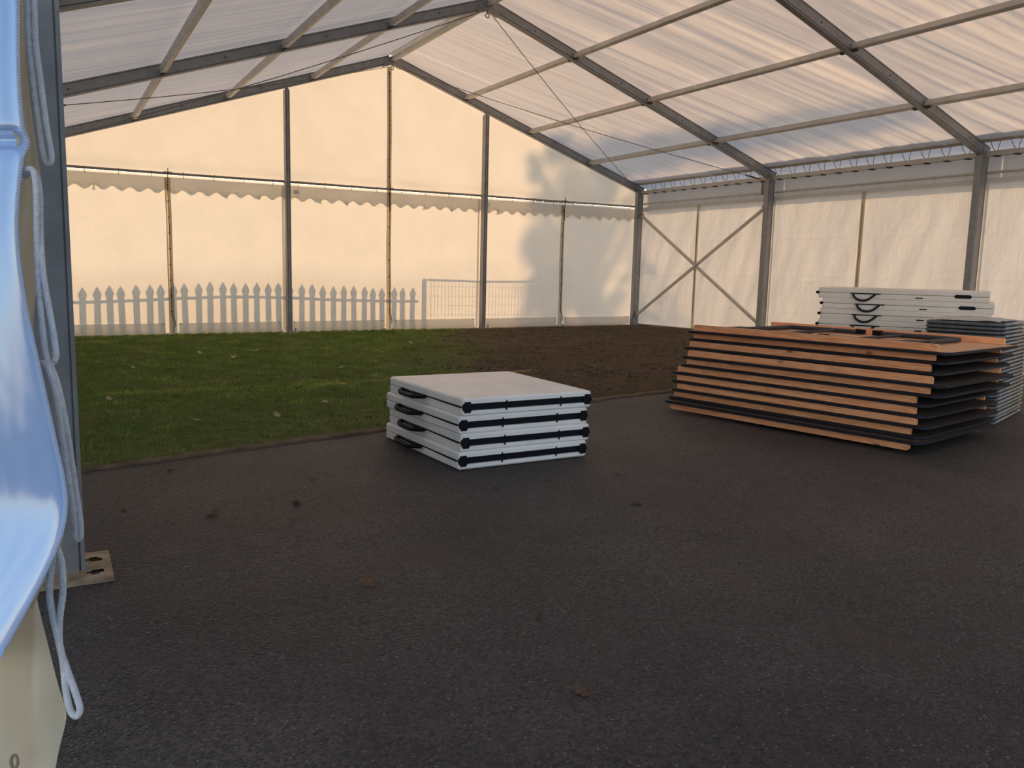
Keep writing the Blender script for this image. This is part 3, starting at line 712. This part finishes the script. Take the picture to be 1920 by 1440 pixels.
def outer(u, v):
    vv = -160+1420*v; e = smooth_tab(EDGE, vv); d = smooth_tab(DEP, vv)
    w = u*u*420
    px = e-w
    # a rounded near edge, then folds running down and out of the frame
    fold = .006*nz(w*.010, vv*.0025, 3)*min(1, w/60)+(.006*nz(w*.05, vv*.004, 8)+.004*math.sin(w*.11))*max(0, 1-vv/520)+.0012*nz(w*.06, vv*.012, 9)
    tuck = .05*math.exp(-((vv-262)/14)**2)*min(1, w/15)
    return at(px, vv, d+.03*math.exp(-w/6)*-1+.03+w*.0011+fold+tuck)-org
MB().sheet(outer, 46, 160).build('outer_face', 'gloss', sc, smooth=True, label='glossy outer face tinted the blue of the sky it reflects')
def hem_f(u, v):
    vv = -160+1380*v; e = smooth_tab(EDGE, vv); d = smooth_tab(DEP, vv)
    return at(e-7+u*8, vv, d+.002+.012*u)-org
MB().sheet(hem_f, 2, 140).build('stitched_edge', 'side', sc, smooth=True)
sw = MB()
for i in range(110):
    vv = -150+620*i/110; e = smooth_tab(EDGE, vv); d = smooth_tab(DEP, vv)
    a = at(e-5, vv, d-.004)-org; b = at(e-5, vv+3, d-.004)-org
    sw.tube([a, b], .0018, 5)
sw.build('stitching', 'rope', sc)
INE = [(-160, 36), (0, 44), (120, 50), (230, 62), (300, 72), (370, 80), (450, 72), (540, 68), (620, 63), (700, 78), (830, 108), (930, 120), (1010, 118), (1060, 95), (1140, 62)]
def inner(u, v):
    vv = -160+1300*v; a = smooth_tab(EDGE, vv)-25; b = smooth_tab(INE, vv); d = smooth_tab(DEP, vv)
    return at(a+(b-a)*u, vv, d+.07+.03*math.sin(u*3)+.014*nz(u*3, vv*.008, 5))-org
MB().sheet(inner, 14, 110).build('inner_fold', 'cream', sc, smooth=True, label='shaded cream inner fold')
LOE = [(1070, 98), (1110, 70), (1116, 68), (1200, 88), (1280, 108), (1335, 124), (1360, 122), (1400, 112), (1440, 104), (1480, 94)]
def lower(u, v):
    vv = 1085+390*v; b = smooth_tab(LOE, vv); a = -260; px = b-(1-u)**1.6*(b-a)
    crease = .035*min(1, abs(px-62)/60)*(1 if px < 62 else .6)
    p = at(px, vv, 1.585-.06*v+crease+.012*nz(px*.02, vv*.006, 8))
    if p.z < .004: p.z = .004
    return p-org
MB().sheet(lower, 40, 60).build('lower_flap', 'cream', sc, smooth=True, label='dirty cream lower flap hanging to the ground')
pe = at(27, 1428, 1.50)-org
MB().tube([pe+(RGT*math.cos(a)*.006+UPV*math.sin(a)*.012) for a in [i*PI/7 for i in range(14)]], .003, 6, closed=True).build('eyelet', 'rust_plate', sc)
def catmull(P, n=10):
    P = [Vector(p) for p in P]; P = [P[0]*2-P[1]]+P+[P[-1]*2-P[-2]]; out = []
    for i in range(1, len(P)-2):
        for j in range(n):
            t = j/n; a, b, c, d = P[i-1:i+3]
            out.append(.5*((2*b)+(c-a)*t+(2*a-5*b+4*c-d)*t*t+(3*b-a-3*c+d)*t*t*t))
    out.append(P[-2]); return out
def rope_loop(pix, r=.0062):
    pts = catmull([at(u, v, d)-org for u, v, d in pix], 14)
    rp = MB(); rp.tube(pts, r, 10)
    # twisted strands
    for ph in (0, 2.1, 4.2):
        q = []
        for i, p in enumerate(pts):
            a = i*.9+ph; q.append(p+(RGT*math.cos(a)+FWD*math.sin(a))*r*.55)
        rp.tube(q, r*.55, 5)
    return rp.build('rope_loop', 'rope', sc, smooth=True)
rope_loop([(52, -120, 1.78), (54, 60, 1.79), (62, 150, 1.80), (72, 230, 1.80), (80, 285, 1.80), (88, 308, 1.80), (97, 296, 1.80), (88, 240, 1.80), (76, 150, 1.80), (66, 60, 1.79), (62, -120, 1.78)])
rope_loop([(48, 330, 1.72), (52, 318, 1.70), (62, 322, 1.70), (68, 360, 1.70), (69, 450, 1.71), (73, 540, 1.71), (80, 620, 1.70), (88, 672, 1.70), (97, 682, 1.70), (105, 664, 1.70), (96, 600, 1.71), (82, 520, 1.71), (76, 440, 1.72), (74, 360, 1.72), (66, 326, 1.72), (56, 324, 1.73)])
rope_loop([(80, 680, 1.69), (90, 690, 1.66), (105, 740, 1.67), (118, 830, 1.70), (133, 930, 1.75), (141, 985, 1.78), (144, 1010, 1.79), (151, 1006, 1.79), (150, 975, 1.78), (139, 900, 1.75), (124, 800, 1.70), (110, 730, 1.68), (96, 690, 1.69), (84, 684, 1.71)])
rope_loop([(88, 1050, 1.60), (96, 1030, 1.58), (101, 1022, 1.57), (108, 1030, 1.57), (116, 1060, 1.57), (118, 1110, 1.57), (112, 1160, 1.57), (112, 1210, 1.57), (124, 1250, 1.565), (142, 1300, 1.56), (150, 1330, 1.56), (143, 1343, 1.56), (131, 1330, 1.56), (123, 1290, 1.56), (118, 1240, 1.565), (107, 1190, 1.565), (96, 1140, 1.57), (93, 1100, 1.57), (98, 1050, 1.58), (102, 1030, 1.60)])

# ------------------------------------------------------------------ folded white tables standing alone
def folded_table(root, w, dpt, th, pl, hinge_side):
    """two blow-moulded halves shut on a hinge along the front; x across the hinge, y away from it"""
    hh = th/2-.0018; r = .028
    for top in (0, 1):
        z0 = 0 if not top else th/2+.0018
        lip = hh*.62
        def outline(ins, notch):
            # rounded rectangle; the front is set back by notch
            P = []
            for cx, cy, a0 in ((w-r, notch+r*.4, -90), (w-r, dpt-r, 0), (r, dpt-r, 90), (r, notch+r*.4, 180)):
                rr = r if cy > .5*dpt else r*.4
                for q in range(5):
                    a = math.radians(a0+q*22.5); P.append((cx+(1)*(rr-ins)*math.cos(a), cy+(rr-ins)*math.sin(a)))
            return P
        b = MB(); A = [(0, .008, 0), (.008, 0, 0), (lip, 0, 0), (lip+.002, 0, .014), (hh-.004, 0, .014), (hh, .005, .014)]
        rings = []
        for z, ins, nt_ in A:
            zz = z0+(z if not top else hh-z); rings.append([(x, y, zz) for x, y in outline(ins, nt_)])
        n_ = len(rings[0]); vs = [v for rg in rings for v in rg]; fs = [tuple(range(n_)), tuple((len(A)-1)*n_+i for i in range(n_))]
        for k_ in range(len(A)-1):
            for i in range(n_): fs.append((k_*n_+i, k_*n_+(i+1) % n_, (k_+1)*n_+(i+1) % n_, (k_+1)*n_+i))
        b.add(vs, fs); b.build('table_half', pl, root)
    return root
TH = .0875; TW, TD = .798, .90
def front_table():
    root = empty('folding_table')
    folded_table(root, TW, TD, TH, 'plastic', 0)
    c = TH/2
    MB().box((.012, .022, c-.003), (TW-.012, TD-.012, c+.003)).build('dark_seam_fill', 'black', root)  # black slab set in the gap so the seam reads dark
    # hinge bar across the fold
    h = MB().box((.045, .004, c-.0145), (TW-.045, .013, c+.0145)).build('hinge_bar', 'black', root)
    for x in (.045, TW-.045):
        s = 1 if x < .3 else -1
        P = [(x-s*.030, 0), (x-s*.022, .016), (x-s*.018, .027), (x+s*.014, .027), (x+s*.016, .017), (x+s*.024, .0145), (x+s*.024, -.0145), (x+s*.016, -.017), (x+s*.014, -.027), (x-s*.018, -.027), (x-s*.022, -.016)]
        MB().prism([(a, c+b) for a, b in P], 0, .012, Matrix(((1, 0, 0, 0), (0, 0, -1, .008), (0, 1, 0, 0), (0, 0, 0, 1)))).cyl((x-.002, -.006, c-.018), (x-.002, -.003, c-.018), .004, 8).build('hinge_bracket', 'black', root)
    for x in (.26, .585):
        for s in (-1, 1):
            MB().tube([(x, -.003, c+s*.012), (x, -.005, c+s*.019), (x+.004, .0, c+s*.023)], .004, 6).build('clip', 'black', root)
    # carrying handle on the near long side, loop standing off the edge
    ya, yb = .40, .68
    hd = MB()
    hd.box((-.006, ya-.012, c-.006), (.004, yb+.012, c+.006))
    P = [(-.004, ya, c), (-.024, ya+.03, c-.003), (-.040, ya+.075, c-.007), (-.042, (ya+yb)/2, c-.008), (-.040, yb-.055, c-.007), (-.026, yb-.012, c-.003), (-.004, yb, c)]
    hd.tube(catmull(P, 5), .0145, 8, flat=.8)
    hd.build('handle', 'black', root, smooth=True)
    return root
ft = front_table()
ST = Vector((-2.640, -7.967, 0)); SA = .0261
offs = [(0.008, .0), (-.008, .004), (.002, .0), (-.012, -.004)]
for i in range(4):
    o = ft if i == 0 else copy_tree(ft)
    z = .004+(3-i)*(TH+.0006)
    dx, dy = offs[i]
    o.location = ST+Vector((dx*math.cos(SA)-dy*math.sin(SA), dx*math.sin(SA)+dy*math.cos(SA), z)); o.rotation_euler = (0, 0, SA+[.0, .004, -.003, .006][i])
    tag(o, ['white folding table, topmost of the four stacked alone on the asphalt', 'white folding table, second from the top of the stack alone on the asphalt',
            'white folding table, third from the top of the stack alone on the asphalt', 'white folding table lying on the asphalt under three others'][i], 'folding table', 'white folding tables in the middle stack')

# ------------------------------------------------------------------ wooden trestle tables
WL, WW = 1.7747, 1.052
def rrect(l, w, r, k=6):
    P = []
    for cx, cy, a0 in ((l/2-r, -w/2+r, -90), (l/2-r, w/2-r, 0), (-l/2+r, w/2-r, 90), (-l/2+r, -w/2+r, 180)):
        for q in range(k+1):
            a = math.radians(a0+90*q/k); P.append((cx+r*math.cos(a), cy+r*math.sin(a)))
    return P
def trestle_table(board='ply_shaded'):
    """lies upside down: board below, rails and folded legs on top; z = 0 under the board"""
    root = empty('trestle_table')
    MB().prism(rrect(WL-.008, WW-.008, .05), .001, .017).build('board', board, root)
    P = rrect(WL, WW, .055); Q = rrect(WL-.012, WW-.012, .05); n_ = len(P)
    e = MB(); vs = []
    for z, R in ((0, Q), (-.0005+.003, P), (.0155, P), (.0185, Q)): vs += [(x, y, z) for x, y in R]
    vs += [(x, y, .016) for x, y in rrect(WL-.02, WW-.02, .05)]+[(x, y, .002) for x, y in rrect(WL-.02, WW-.02, .05)]
    fs = []
    for k_ in range(6):
        k2 = (k_+1) % 6
        for i in range(n_): fs.append((k_*n_+i, k_*n_+(i+1) % n_, k2*n_+(i+1) % n_, k2*n_+i))
    e.add(vs, fs).build('rubber_edging', 'rubber', root)
    for s in (-1, 1):
        y = s*(WW/2-.045); x0, x1 = -WL/2+.05, WL/2-.075
        rp = [(x0, .0185), (x1, .0185), (x1, .050), (x1-.010, .058), (x0+.010, .058), (x0, .050)]
        MB().prism(rp, y-.013, y+.013, Matrix(((1, 0, 0, 0), (0, 0, 1, 0), (0, 1, 0, 0), (0, 0, 0, 1)))).build('side_rail', 'wood', root)
    for s in (-1, 1):
        # folded steel leg frame lying between the rails
        lf = MB(); xa, xb = s*(WL/2-.30), s*.06; yy = WW/2-.17
        lf.tube(catmull([(xb, -yy, .036), ((xa+xb)/2, -yy, .036), (xa-s*.02, -yy+.01, .036), (xa, -yy+.08, .036), (xa, yy-.08, .036), (xa-s*.02, yy-.01, .036), ((xa+xb)/2, yy, .036), (xb, yy, .036)], 4), .016, 8)
        lf.tube([(xa-s*.35, -yy, .036), (xa-s*.35, yy, .036)], .010, 8)
        o = lf.build('leg_frame', 'dark_metal', root, smooth=True)
        for q in (-1, 1): MB().box((xb-.03, q*yy-.016, .022), (xb+.03, q*yy+.016, .056)).build('rubber_foot', 'black', o)
        MB().box((xa-.06, -yy-.03, .0185), (xa+.06, -yy+.14, .052)).build('hinge_block', 'black', root)
    return root
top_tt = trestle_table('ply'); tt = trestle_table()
WZ = .0
CEN = [[0.235, -7.81], [0.284, -7.764], [0.236, -7.774], [0.17, -7.838], [0.177, -7.821], [0.153, -7.762], [0.139, -7.776], [0.131, -7.792], [0.129, -7.764], [0.06, -7.81]]
WYAW = -1.3712
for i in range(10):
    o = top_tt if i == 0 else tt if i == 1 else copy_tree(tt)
    x, y = CEN[i]
    if i < 9:
        z = .033+.0785+(8-i)*.0580; o.rotation_euler = (0, 0, WYAW)
    else:
        z = .033+.0780; o.rotation_euler = (PI, 0, WYAW+PI*0)
    o.location = (x, y, z-.002)
    lab = ('wooden trestle table upside down on top of its stack, black folded legs showing' if i == 0 else
           'wooden trestle table lying right way up on the asphalt beneath nine others' if i == 9 else
           'upside-down wooden trestle table, %s board down from the top of its stack' % ORD[i])
    tag(o, lab, 'trestle table', 'stacked wooden trestle tables')

# ------------------------------------------------------------------ off-white tables at the back
RW, RD, RT = 1.248, .76, .0865
def rear_table():
    root = empty('folding_table')
    h = RT/2-.0012
    for t in (0, 1):
        z0 = 0 if not t else RT/2+.0012
        MB().box((-RW/2, 0, z0), (RW/2, RD, z0+h), ch=.007).build('table_half', 'plastic2', root)
    c = RT/2
    MB().box((-RW/2+.01, .006, c-.002), (RW/2-.01, RD-.01, c+.002)).build('dark_seam_fill', 'black', root)  # black slab between the halves keeps the seam line dark
    MB().cyl((-RW/2-.010, -.004, c), (-RW/2-.010, RD, c), .0125, 12).build('hinge_pin', 'black', root)
    # strap handle
    MB().box((-.375, -.006, c-.004), (-.147, .004, c+.004)).build('handle_bar', 'black', root)
    st = MB()
    P = catmull([(-.352, -.006, c-.002), (-.346, -.020, c-.022), (-.318, -.028, c-.046), (-.275, -.030, c-.056), (-.236, -.026, c-.046), (-.203, -.016, c-.020), (-.186, -.006, c-.002)], 6)
    st.tube(P, .0085, 8, flat=1.2); st.build('strap_handle', 'webbing', root, smooth=True)
    x0 = .378
    MB().prism([(x0, c), (x0+.014, c+.014), (x0+.112, c+.014), (x0+.126, c), (x0+.112, c-.014), (x0+.014, c-.014)], -.003, .004, Matrix(((1, 0, 0, 0), (0, 0, 1, 0), (0, 1, 0, 0), (0, 0, 0, 1)))).build('latch', 'black', root)
    MB().box((.107, -.003, c-.027), (.163, .004, c-.018), ch=.002).build('slot', 'black', root)
    return root
rt = rear_table()
pl_, pr_ = at(1535, 560, 6.96), at(1857, 568, 6.355)
dv = (pr_-pl_); ryaw = math.atan2(dv.y, dv.x); mid = (pl_+pr_)/2
xo = [-.004, .032, .018, .008, .01, -.008, .012, .0, .008, 0]
for i in range(10):
    o = rt if i == 0 else copy_tree(rt)
    o.location = (mid.x+xo[i]*math.cos(ryaw), mid.y+xo[i]*math.sin(ryaw), .032+(9-i)*(RT+.0004)); o.rotation_euler = (0, 0, ryaw+[0, .004, -.003, .002][i % 4])
    lab = ('off-white folding table, topmost of the stack against the long side wall' if i == 0 else
           'off-white folding table, %s from the top of the stack by the long side wall' % ORD[i])
    tag(o, lab, 'folding table', 'off-white folding tables by the side wall')

# ------------------------------------------------------------------ grey folding chairs
CWD, CLN, CP = .49, .88, .0262
def chair():
    root = empty('folding_chair')
    # long tube frame with a bowed top, lying flat; x along the chair, y across, bow at x = 0
    z = .0115
    fr = MB(); P = [(CLN, .012, z), (.34, .012, z), (.09, .014, z)]
    fr.tube(P, .0105, 8); fr.tube([(a, CWD-b, c) for a, b, c in P], .0105, 8)
    fr.tube([(CLN-.06, .012, z), (CLN-.06, CWD-.012, z)], .008, 6)
    fr.build('frame', 'chair', root, smooth=True)
    bw = MB(); bw.tube(catmull([(.10, .014, z), (.05, .016, z), (.018, .034, z), (.010, .07, z), (.004, CWD/2, z), (.010, CWD-.07, z), (.018, CWD-.034, z), (.05, CWD-.016, z), (.10, CWD-.014, z)], 5), .0112, 8)
    bw.build('back_bow', 'chair_end_shaded', root, smooth=True)
    MB().sheet(lambda u, v: (.022+.17*u, .024+(CWD-.048)*v, z+.004-.006*math.sin(PI*v)), 3, 8).build('backrest', 'chair_seat', root, smooth=True)
    MB().box((.28, .05, z-.006), (.64, CWD-.05, z+.008), ch=.005).build('seat', 'chair_seat', root)
    lg = MB(); lg.tube([(.28, .035, z-.001), (CLN+.01, .035, z-.001)], .008, 8); lg.tube([(.28, CWD-.035, z-.001), (CLN+.01, CWD-.035, z-.001)], .008, 8); lg.tube([(CLN-.12, .035, z), (CLN-.12, CWD-.035, z)], .006, 6)
    lg.build('rear_legs', 'chair', root, smooth=True)
    for y in (.035, CWD-.035): MB().cyl((CLN-.005, y, z-.001), (CLN+.025, y, z-.001), .0105, 8).build('rubber_foot', 'black', root)
    return root
ch = chair()
CC = Vector((1.081, -8.369, 0)); ca = math.atan2(.334, .941)
NCH = 26
for i in range(NCH):
    o = ch if i == 0 else copy_tree(ch)
    dx = random.uniform(-.006, .006); dy = random.uniform(-.004, .004)
    o.location = CC+Vector((dx*math.cos(ca)-dy*math.sin(ca), dx*math.sin(ca)+dy*math.cos(ca), .031+(NCH-1-i)*CP)); o.rotation_euler = (0, 0, ca+random.uniform(-.006, .006))
    tag(o, 'grey folding chair, %s of the flat stack beside the wooden tables' % ('topmost' if i == 0 else 'lowest' if i == NCH-1 else ORD[i]+' from the top'), 'folding chair', 'stacked grey folding chairs')
# loose wrap on top of the chairs
def wrap(u, v):
    x, y = .02+.60*u, .03+.42*v
    q = Vector((x*math.cos(ca)-y*math.sin(ca), x*math.sin(ca)+y*math.cos(ca), 0))
    return CC+q+Vector((0, 0, .031+NCH*CP+.004+.018*abs(nz(u*3, v*3, 3))+.02*math.sin(PI*u)*math.sin(PI*v)))
MB().sheet(wrap, 24, 18).build('plastic_wrap', 'sheetplastic', smooth=True)
tag(bpy.data.objects['plastic_wrap'], 'thin crumpled clear wrap lying on top of the grey chair stack', 'plastic sheet')

# ------------------------------------------------------------------ leaves and twigs on the ground
def leaf_mesh(name, s, mt, k):
    def lf(u, v):
        x = (u-.5)*2; w = (1-x*x)**.6*(.55+.28*math.cos(x*9)) if abs(x) < 1 else 0
        y = (v-.5)*2*w
        return (x*s, y*s, .004+s*(.22*y*y+.15*x*x+.10*nz(x*3, y*3, k)))
    return MB().sheet(lf, 14, 6)
LV = [(400, 965, .035), (555, 944, .030), (690, 1097, .030), (585, 899, .022), (1088, 1300, .026), (1160, 889, .022), (1192, 946, .028), (318, 886, .024), (1030, 905, .016), (930, 920, .020), (268, 812, .02), (1640, 918, .016), (560, 1010, .014), (232, 962, .02), (1305, 905, .014), (1010, 1160, .014), (1480, 1010, .012)]
GRP = 'dead leaves scattered on the asphalt'
for i, (u, v, s) in enumerate(LV):
    p = on_z(u, v, .0)
    o = leaf_mesh('dead_leaf', s, 'leaf', i).build('dead_leaf', 'leaf', smooth=True)
    o.location = (p.x, p.y, asphalt_z(p.x, p.y)+.002); o.rotation_euler = (random.uniform(-.2, .2), random.uniform(-.2, .2), random.uniform(0, 6))
    tag(o, 'curled brown dead leaf lying on the dark asphalt', 'leaf', GRP)
LG = [(402, 708), (438, 680), (610, 765), (560, 738), (375, 672), (480, 668), (715, 668), (250, 700), (640, 700), (330, 755), (520, 790), (300, 660), (700, 645), (580, 690), (770, 655), (445, 720), (205, 760), (365, 800)]
for i, (u, v) in enumerate(LG):
    p = on_z(u, v, .02)
    o = leaf_mesh('fallen_leaf', .024+.016*random.random(), 'leaf_pale', i+40).build('fallen_leaf', 'leaf_pale' if i % 3 else 'leaf', smooth=True)
    o.location = (p.x, p.y, ground_z(p.x, p.y)+.050); o.rotation_euler = (random.uniform(-.4, .4), random.uniform(-.4, .4), random.uniform(0, 6))
    tag(o, 'small fallen leaf lying in the short grass', 'leaf', 'fallen leaves in the grass')

# ------------------------------------------------------------------ outside: what throws the shadows
SUN_EL, SUN_AZ = math.radians(20), math.radians(29)
SD = Vector((math.sin(SUN_AZ)*math.cos(SUN_EL), math.cos(SUN_AZ)*math.cos(SUN_EL), math.sin(SUN_EL)))    # towards the sun
def behind(x, z, D):      # where the thing stands, D metres beyond the gable, whose shadow falls at x, z on it
    t = D/SD.y; return Vector((x+SD.x*t, D, z+SD.z*t))
FD = .75
PX = [-4.76+.1506*i for i in range(36)]
sh = behind(0, 0, FD)
fence = tag(empty('picket_fence', (sh.x-1.8, FD, -.05)), 'picket fence of pointed pales whose shadow falls on the gable cloth', 'fence')
def ztop(x): return .60+.105*math.exp(-((x+2.0)/1.7)**2)+.04*sst((x+1)/1.4)
for x in PX:
    if x > .47: continue
    q = behind(x+random.uniform(-.012, .012), ztop(x)+random.uniform(-.012, .012), FD)-fence.location; w = .039
    P = [(q.x-w, 0), (q.x+w, 0), (q.x+w*.85, q.z-.135), (q.x+w*1.25, q.z-.085), (q.x+w*.70, q.z-.038), (q.x, q.z+.012), (q.x-w*.70, q.z-.038), (q.x-w*1.25, q.z-.085), (q.x-w*.85, q.z-.135)]
    tilt = random.uniform(-.018, .018)
    P = [(a+tilt*b, b) for a, b in P]
    MB().prism(P, -.007, .007, Matrix(((1, 0, 0, 0), (0, 0, 1, 0), (0, 1, 0, 0), (0, 0, 0, 1)))).build('picket', 'fence', fence)
xs_ = np.linspace(-4.5, .45, 14)
MB().tube([behind(x, ztop(x)-.185, FD+.02)-fence.location for x in xs_], .018, 6).build('fence_rail', 'fence', fence)
gt = tag(empty('mesh_gate', (0, FD, -.05)), 'metal framed wire mesh gate beyond the gable, hung from a post', 'gate')
pa, pb_, pc = behind(.55, .86, FD), behind(.60, .79, FD), behind(2.95, .79, FD)
MB().tube([(pa.x, 0, .0), (pa.x, 0, pa.z-.03), (pa.x, 0, pa.z)], [.034, .034, .012], 10).build('gate_post', 'fence', gt)
MB().tube([(pb_.x, 0, pb_.z+.05), (pb_.x+.8, 0, pb_.z+.035), (pc.x, 0, pc.z+.05)], .017, 8).tube([(pc.x, 0, .1), (pc.x, 0, pc.z+.05)], .017, 8).build('gate_frame', 'dark_metal', gt)
ms = MB()
for x in np.linspace(pb_.x+.06, pc.x-.03, 40): ms.tube([(x, 0, .12), (x, 0, pb_.z+.04)], .0034, 4)
for z in np.linspace(.2, pb_.z-.05, 7): ms.tube([(pb_.x, 0, z), (pc.x, 0, z)], .0028, 4)
ms.build('wire_mesh', 'dark_metal', gt)

def tree(clumps, D, label, tx):
    base = behind(tx, 0, D); root = tag(empty('tree', (base.x, D, -.05)), label, 'tree')
    top = max(c[1] for c in clumps); zt = behind(tx, top, D).z
    tr = MB(); tr.tube([(0, 0, 0), (.05, 0, zt*.3), (-.05, .1, zt*.6), (0, 0, zt*.9)], [.28, .22, .14, .04], 10)
    for c in clumps:
        p = behind(c[0], c[1], D)-root.location
        tr.tube([(0, 0, max(.8, p.z-abs(p.x)*.7-.5)), (p.x*.5, .1, p.z-.3-abs(p.x)*.25), p], [.09, .06, .02], 6)
    tr.build('trunk', 'bark', root)
    V, Fc = [], []
    for cx, cz, r, dens in clumps:
        c = behind(cx, cz, D)-root.location
        for _ in range(int(330*dens*r*r/.25)):
            d = Vector((random.gauss(0, 1), random.gauss(0, 1), random.gauss(0, 1))).normalized()*r*random.random()**.4
            p = c+d; a = Vector((random.gauss(0, 1), random.gauss(0, 1), random.gauss(0, 1))).normalized(); b = a.orthogonal().normalized(); s = random.uniform(.05, .11)
            i = len(V); V += [p-a*s, p+b*s*.5, p+a*s, p-b*s*.5]; Fc.append((i, i+1, i+2, i+3))
    MB().add(V, Fc).build('foliage', 'foliage', root)
random.seed(11)
cl = []
def left_edge(z):
    return lerp_tab([(-9, 2.9), (-1, 2.6), (.2, 2.35), (.9, 2.5), (1.4, 2.35), (2.0, 2.75), (2.5, 2.6), (2.9, 2.95), (3.6, 3.9)], z)
z = -6.0
while z < 3.3:
    x0 = left_edge(z); x1 = 4.75+.15*math.sin(z*2)
    x = x0+.35
    while x < x1:
        cl.append((x+random.uniform(-.1, .1), z+random.uniform(-.12, .12), random.uniform(.30, .46), .55 if x > 2.9 and z > -.5 else 1.0)); x += .52
    z += .5
cl += [(2.42, 2.45, .16, 3), (2.40, 2.65, .14, 3), (2.82, 2.85, .20, 3), (2.86, 3.1, .2, 3), (2.52, 2.05, .22, 2.5), (2.45, 1.5, .22, 3), (2.50, 1.25, .24, 3), (3.0, 1.35, .24, 3), (2.62, .72, .28, 3), (2.85, .55, .3, 3)]
# a long bough reaching out to one side
for i in range(12):
    t = i/11; cl.append((3.6+3.1*t, 3.0+2.05*t, .42-.12*t, 1.0))
    if i % 2 == 0: cl.append((4.0+2.6*t, 2.95+1.75*t+random.uniform(-.1, .1), .34, .8))
cl += [(2.42, 1.28, .30, .8), (2.38, .75, .26, .5), (2.55, 1.9, .28, .5), (2.5, .2, .35, .7), (2.62, 2.75, .2, .6), (2.45, 2.55, .2, .4)]
tree(cl, 20, 'tall dense tree beyond the gable whose shadow falls across cloth wall and roof', 3.7)

# ------------------------------------------------------------------ light
W = bpy.data.worlds.new('world'); S.world = W; W.use_nodes = True; nt = W.node_tree; nt.nodes.clear()
ow = nt.nodes.new('ShaderNodeOutputWorld'); bg = nt.nodes.new('ShaderNodeBackground'); sk = nt.nodes.new('ShaderNodeTexSky')
sk.sky_type = 'NISHITA'; sk.sun_disc = False; sk.sun_elevation = SUN_EL; sk.sun_rotation = SUN_AZ; sk.altitude = 60; sk.air_density = 1.0; sk.dust_density = 1.2; sk.ozone_density = 1.0
tcw = nt.nodes.new('ShaderNodeTexCoord'); cn = nt.nodes.new('ShaderNodeTexNoise'); cn.inputs['Scale'].default_value = 2.4; cn.inputs['Detail'].default_value = 7; cn.inputs['Roughness'].default_value = .6
mpw = nt.nodes.new('ShaderNodeMapping'); mpw.inputs['Scale'].default_value = (1, 1, 2.6); nt.links.new(tcw.outputs['Generated'], mpw.inputs[0]); nt.links.new(mpw.outputs[0], cn.inputs['Vector'])
cr_ = nt.nodes.new('ShaderNodeMapRange'); cr_.interpolation_type = 'SMOOTHSTEP'; cr_.inputs['From Min'].default_value = .42; cr_.inputs['From Max'].default_value = .58; nt.links.new(cn.outputs['Fac'], cr_.inputs['Value'])
dt = nt.nodes.new('ShaderNodeVectorMath'); dt.operation = 'DOT_PRODUCT'; dt.inputs[1].default_value = (-.78, -.62, .1); nt.links.new(tcw.outputs['Generated'], dt.inputs[0])
dr_ = nt.nodes.new('ShaderNodeMapRange'); dr_.interpolation_type = 'SMOOTHSTEP'; dr_.inputs['From Min'].default_value = .48; dr_.inputs['From Max'].default_value = .85; nt.links.new(dt.outputs['Value'], dr_.inputs['Value'])
cm = nt.nodes.new('ShaderNodeMath'); cm.operation = 'MULTIPLY'; nt.links.new(cr_.outputs[0], cm.inputs[0]); nt.links.new(dr_.outputs[0], cm.inputs[1])
sz = nt.nodes.new('ShaderNodeSeparateXYZ'); nt.links.new(tcw.outputs['Generated'], sz.inputs[0])
ez = nt.nodes.new('ShaderNodeMapRange'); ez.interpolation_type = 'SMOOTHSTEP'; ez.inputs['From Min'].default_value = .24; ez.inputs['From Max'].default_value = .40; ez.inputs['To Min'].default_value = 1; ez.inputs['To Max'].default_value = 0; nt.links.new(sz.outputs[2], ez.inputs['Value'])
cm2 = nt.nodes.new('ShaderNodeMath'); cm2.operation = 'MULTIPLY'; nt.links.new(cm.outputs[0], cm2.inputs[0]); nt.links.new(ez.outputs[0], cm2.inputs[1]); cm = cm2
cx = nt.nodes.new('ShaderNodeMix'); cx.data_type = 'RGBA'; nt.links.new(cm.outputs[0], cx.inputs['Factor']); nt.links.new(sk.outputs[0], cx.inputs['A']); cx.inputs['B'].default_value = (11.0, 10.6, 10.4, 1)  # bright low cloud bank added for front fill and the curtain's reflection
nt.links.new(cx.outputs['Result'], bg.inputs[0]); nt.links.new(bg.outputs[0], ow.inputs[0]); bg.inputs[1].default_value = .23
sl = bpy.data.lights.new('sun', 'SUN'); sl.energy = 5.8; sl.color = (1.0, .62, .30); sl.angle = math.radians(.45)
so = bpy.data.objects.new('sun', sl); COL.objects.link(so); so.rotation_euler = (-SD).to_track_quat('-Z', 'Y').to_euler(); so.location = (0, 30, 20)

vs = S.view_settings; vs.view_transform = 'Standard'; vs.look = 'None'; vs.gamma = 1; vs.use_curve_mapping = False; vs.exposure = 0.06
S.cycles.max_bounces = 14; S.cycles.diffuse_bounces = 8; S.cycles.transmission_bounces = 12; S.cycles.use_denoising = True
